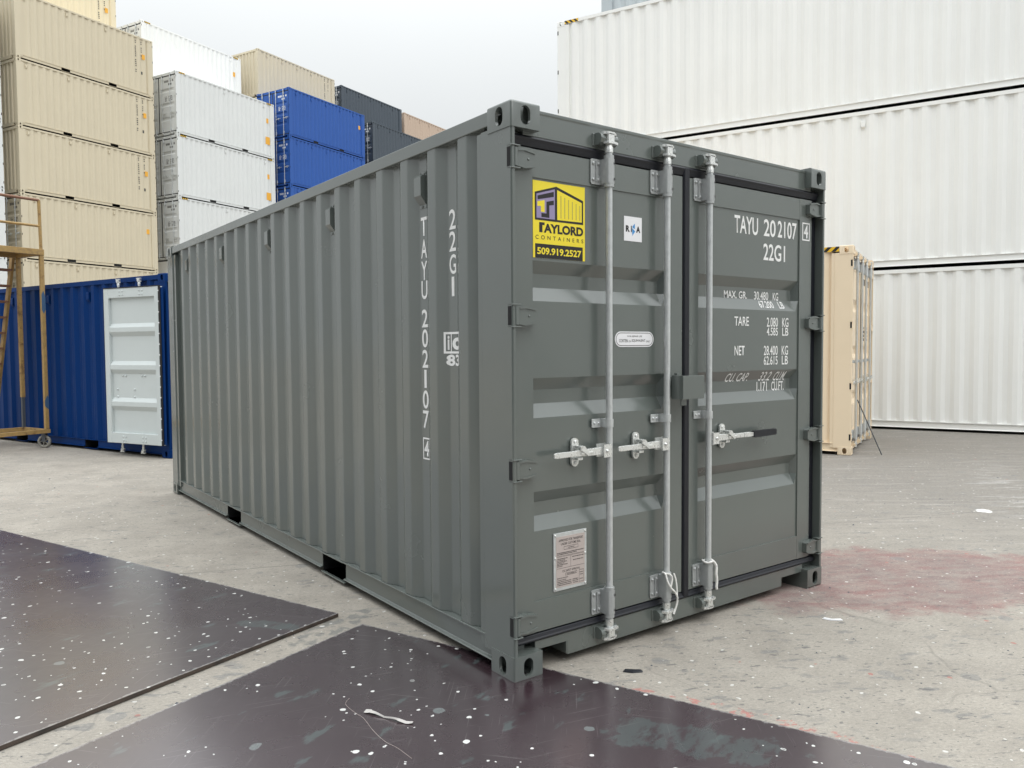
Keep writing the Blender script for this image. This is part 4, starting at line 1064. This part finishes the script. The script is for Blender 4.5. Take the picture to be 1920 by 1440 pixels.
# ================================================================== YELLOW LADDER PLATFORM
sc = thing('rolling_ladder', 'rusty yellow rolling ladder platform in front of the dark blue container', 'ladder', (-0.578, 11.457, 0), math.radians(90-68.9))
PL, PWd, ZT = 1.5, 0.70, 3.07
def post(x, y, z0, z1, mat='rust', s=0.028): return link('post', MB().box(x-s, x+s, y-s, y+s, z0, z1), mat, sc, bevel=0.004)
for x in (0, -PL):
    post(x, 0, 0.30, ZT-0.06); p_ = post(x, PWd, 0.78, ZT-0.06)
    link('post', MB().box(x-0.022, x+0.022, PWd-0.022, PWd+0.022, 0.29, 0.78), 'steelgrey', sc)
link('paint_smear', MB().prism([(-0.0287, 0.66), (0.0287, 0.60), (0.0287, 0.79), (0.01, 0.83), (-0.0287, 0.75)], 1, -0.0292, -0.0283), 'bluesmear', sc); link('paint_smear', MB().prism([(-0.0287, 2.16), (0.0, 2.10), (0.0287, 2.18), (0.0287, 2.36), (0.0, 2.46), (-0.0287, 2.40)], 1, -0.0292, -0.0283), 'bluesmear', sc)
link('platform', MB().box(-PL-0.03, 0.03, -0.035, 0.025, ZT-0.06, ZT+0.03).box(-PL-0.03, 0.03, PWd-0.025, PWd+0.035, ZT-0.06, ZT+0.03).box(-0.03, 0.03, 0.025, PWd-0.025, ZT-0.06, ZT+0.028).box(-PL-0.03, -PL+0.03, 0.025, PWd-0.025, ZT-0.06, ZT+0.028).box(-PL+0.03, -0.03, 0.025, PWd-0.025, ZT+0.01, ZT+0.022), 'rust', sc, bevel=0.004)
link('base_frame', MB().box(-PL-0.03, 0.04, -0.035, 0.025, 0.235, 0.295).box(-PL-0.03, 0.04, PWd-0.025, PWd+0.035, 0.235, 0.295).box(-0.025, 0.035, 0.025, PWd-0.025, 0.236, 0.294).box(-PL-0.03, -PL+0.03, 0.025, PWd-0.025, 0.236, 0.294), 'rust', sc, bevel=0.004)
for x in (0.0, -PL):
    link('guard_post', MB().tube([(x, 0, ZT+0.03), (x, 0.02, 3.86)], 0.024, 8), 'rust', sc)
link('guard_rail', MB().tube([(0.0, 0.02, 3.86), (-PL, 0.02, 3.86)], 0.022, 8), 'railred', sc); link('guard_rail', MB().tube([(0.0, 0.01, 3.46), (-PL, 0.01, 3.46)], 0.020, 8), 'rust', sc)
wm = cached('wheel', lambda: MB().tube([(-0.02, 0, 0), (0.02, 0, 0)], 0.098, 20).mesh('wheel'))
def ring_wheel():
    mb = MB(); n = 20
    for r0, r1, x in ((0.066, 0.10, 0.022),):
        vs = []; 
        for i in range(n):
            t = 2*PI*i/n; c_, s_ = math.cos(t), math.sin(t)
            vs += [(-x, r0*c_, r0*s_), (-x*0.8, r1*c_, r1*s_), (x*0.8, r1*c_, r1*s_), (x, r0*c_, r0*s_)]
        mb.add(vs, [(i*4+k, i*4+(k+1) % 4, ((i+1) % n)*4+(k+1) % 4, ((i+1) % n)*4+k) for i in range(n) for k in range(4)], True)
    return mb.mesh('wheel')
def spokes():
    mb = MB(); mb.tube([(-0.026, 0, 0), (0.026, 0, 0)], 0.02, 10)
    for i in range(5):
        t = 2*PI*i/5; mb.tube([(0, 0, 0), (0, 0.07*math.cos(t), 0.07*math.sin(t))], 0.010, 6)
    return mb.mesh('spokes')
rw, sp_ = ring_wheel(), spokes()
for x, y in ((-0.01, 0.06), (-0.62, PWd-0.06), (-PL, 0.06), (-PL, PWd-0.06)):
    w_ = link('caster', MB().box(-0.034, -0.028, -0.03, 0.03, 0.0, 0.13).box(0.028, 0.034, -0.03, 0.03, 0.0, 0.13).box(-0.034, 0.034, -0.03, 0.03, 0.13, 0.137), 'steelgrey', sc, (x, y, 0.0995), rot=(0, 0, 0.6))
    link('wheel', rw, 'wheel', w_); link('spokes', sp_, 'wheel', w_)
ang_st = math.radians(74)
for x in (-0.06, -0.78):
    link('stringer', MB().add([(x+dx, PWd+0.04+(ZT-z)/math.tan(ang_st)+dy, z) for z in (ZT-0.02, 0.30) for dx, dy in ((-0.02, -0.045), (0.02, -0.045), (0.02, 0.045), (-0.02, 0.045))],
                                  [(0, 1, 2, 3), (7, 6, 5, 4), (0, 4, 5, 1), (1, 5, 6, 2), (2, 6, 7, 3), (3, 7, 4, 0)]), 'rust', sc)
for i in range(11):
    z = ZT-0.25-0.25*i; y = PWd+0.04+(ZT-z)/math.tan(ang_st)
    link('step', MB().box(-0.76, -0.08, y-0.09, y+0.09, z-0.015, z+0.015), 'railred', sc)

# ================================================================== SMALL THINGS
rod_ = link('rod', MB().tube([(8.527, 2.86, 0.004), (8.16, 3.015, 0.775)], 0.007, 6), 'steelgrey'); tag(rod_, 'thin dark rod leaning on the tan container doors', 'rod')
def chip(label, cat, name, mat, pts, h, loc, rz, grp=None):
    mb = MB(); n = len(pts)
    c = (sum(p[0] for p in pts)/n, sum(p[1] for p in pts)/n)
    vs = [(p[0], p[1], 0.0) for p in pts] + [(c[0]+(p[0]-c[0])*0.8, c[1]+(p[1]-c[1])*0.8, h*(0.6+0.4*math.sin(3*i))) for i, p in enumerate(pts)]
    mb.add(vs, [list(range(n))[::-1], list(range(n, 2*n))] + [(i, (i+1) % n, n+(i+1) % n, n+i) for i in range(n)])
    return tag(link(name, mb, mat, None, loc, rot=(0, 0, rz)), label, cat, grp)
chip('small black rubber chip on the concrete near the front corner', 'debris', 'rubber_chip', 'rubber', [(-0.045, -0.008), (0.0, -0.020), (0.045, -0.012), (0.05, 0.004), (0.0, 0.012), (-0.04, 0.010)], 0.011, (0.52, -0.22, 0.001), -0.66)
chip('pale torn paper scrap on the red stained concrete', 'litter', 'paper_scrap', 'wvinyl', [(-0.05, 0.02), (-0.015, -0.012), (0.05, -0.022), (0.052, -0.016), (0.0, 0.004), (-0.045, 0.024)], 0.010, (1.89, -0.40, 0.002), -0.5)
# crumpled strip of tape on the front board
mb = MB(); r = random.Random(2); nn = 16; vs = []
for i in range(nn+1):
    t = i/nn; x = -0.12 + 0.24*t; y = -0.014*math.sin(t*3.1); w = 0.0045 + 0.002*math.sin(t*9) + (0.013 if i < 2 else 0.004 if i < 4 else 0) + (0.004 if 11 < i < 16 else 0)
    z = 0.0085 + 0.007*abs(math.sin(t*7.0)); vs += [(x, y-w, z), (x, y, z+0.006), (x, y+w, z-0.001)]
mb.add(vs, [(i*3+k, i*3+k+1, i*3+k+4, i*3+k+3) for i in range(nn) for k in range(2)])
tape = link('tape_strip', mb, 'plate', None, (-0.60, 0.05, 0), rot=(0, 0, math.radians(-66))); tape.data.materials[0] = None
tape.material_slots[0].link = 'OBJECT'; tape.material_slots[0].material = M['tape']
tag(tape, 'crumpled pale strip of tape lying on the front board', 'litter')
thr = link('thread', MB().tube(smooth([(-0.654, 0.311, 0.008), (-0.691, 0.269, 0.008), (-0.694, 0.18, 0.008), (-0.688, 0.104, 0.008), (-0.704, -0.013, 0.008), (-0.707, -0.117, 0.008), (-0.693, -0.189, 0.008), (-0.688, -0.289, 0.008)]), 0.0006, 5), 'plate'); tag(thr, 'thin pale thread on the front board beside the tape strip', 'thread')
# loose grit and chips over the concrete
mb = MB(); r = random.Random(21)
def in_box(x, y): return (-0.05 < x < 2.5 and -0.02 < y < 6.1)
k = 0
while k < 620:
    d = 2.2 + 9*r.random()**1.5; a = yaw + r.uniform(-0.62, 0.62); x = -2.07 + d*math.sin(a); y = -2.77 + d*math.cos(a)
    if in_box(x, y): continue
    s = r.uniform(0.0015, 0.006)*(1.0 if r.random() < 0.93 else 2.0); k += 1
    ca, sa = math.cos(k), math.sin(k)
    base = [(x+s*ca*1.3, y+s*sa*1.3), (x-s*sa, y+s*ca), (x-s*ca, y-s*sa), (x+s*sa*0.8, y-s*ca*0.8)]
    mb.add([(p[0], p[1], 0.0005) for p in base] + [(x, y, s*0.8)], [(0, 1, 4), (1, 2, 4), (2, 3, 4), (3, 0, 4)])
gt = link('gravel', mb, 'steelgrey'); gt['kind'] = 'stuff'
bpy.context.view_layer.update()
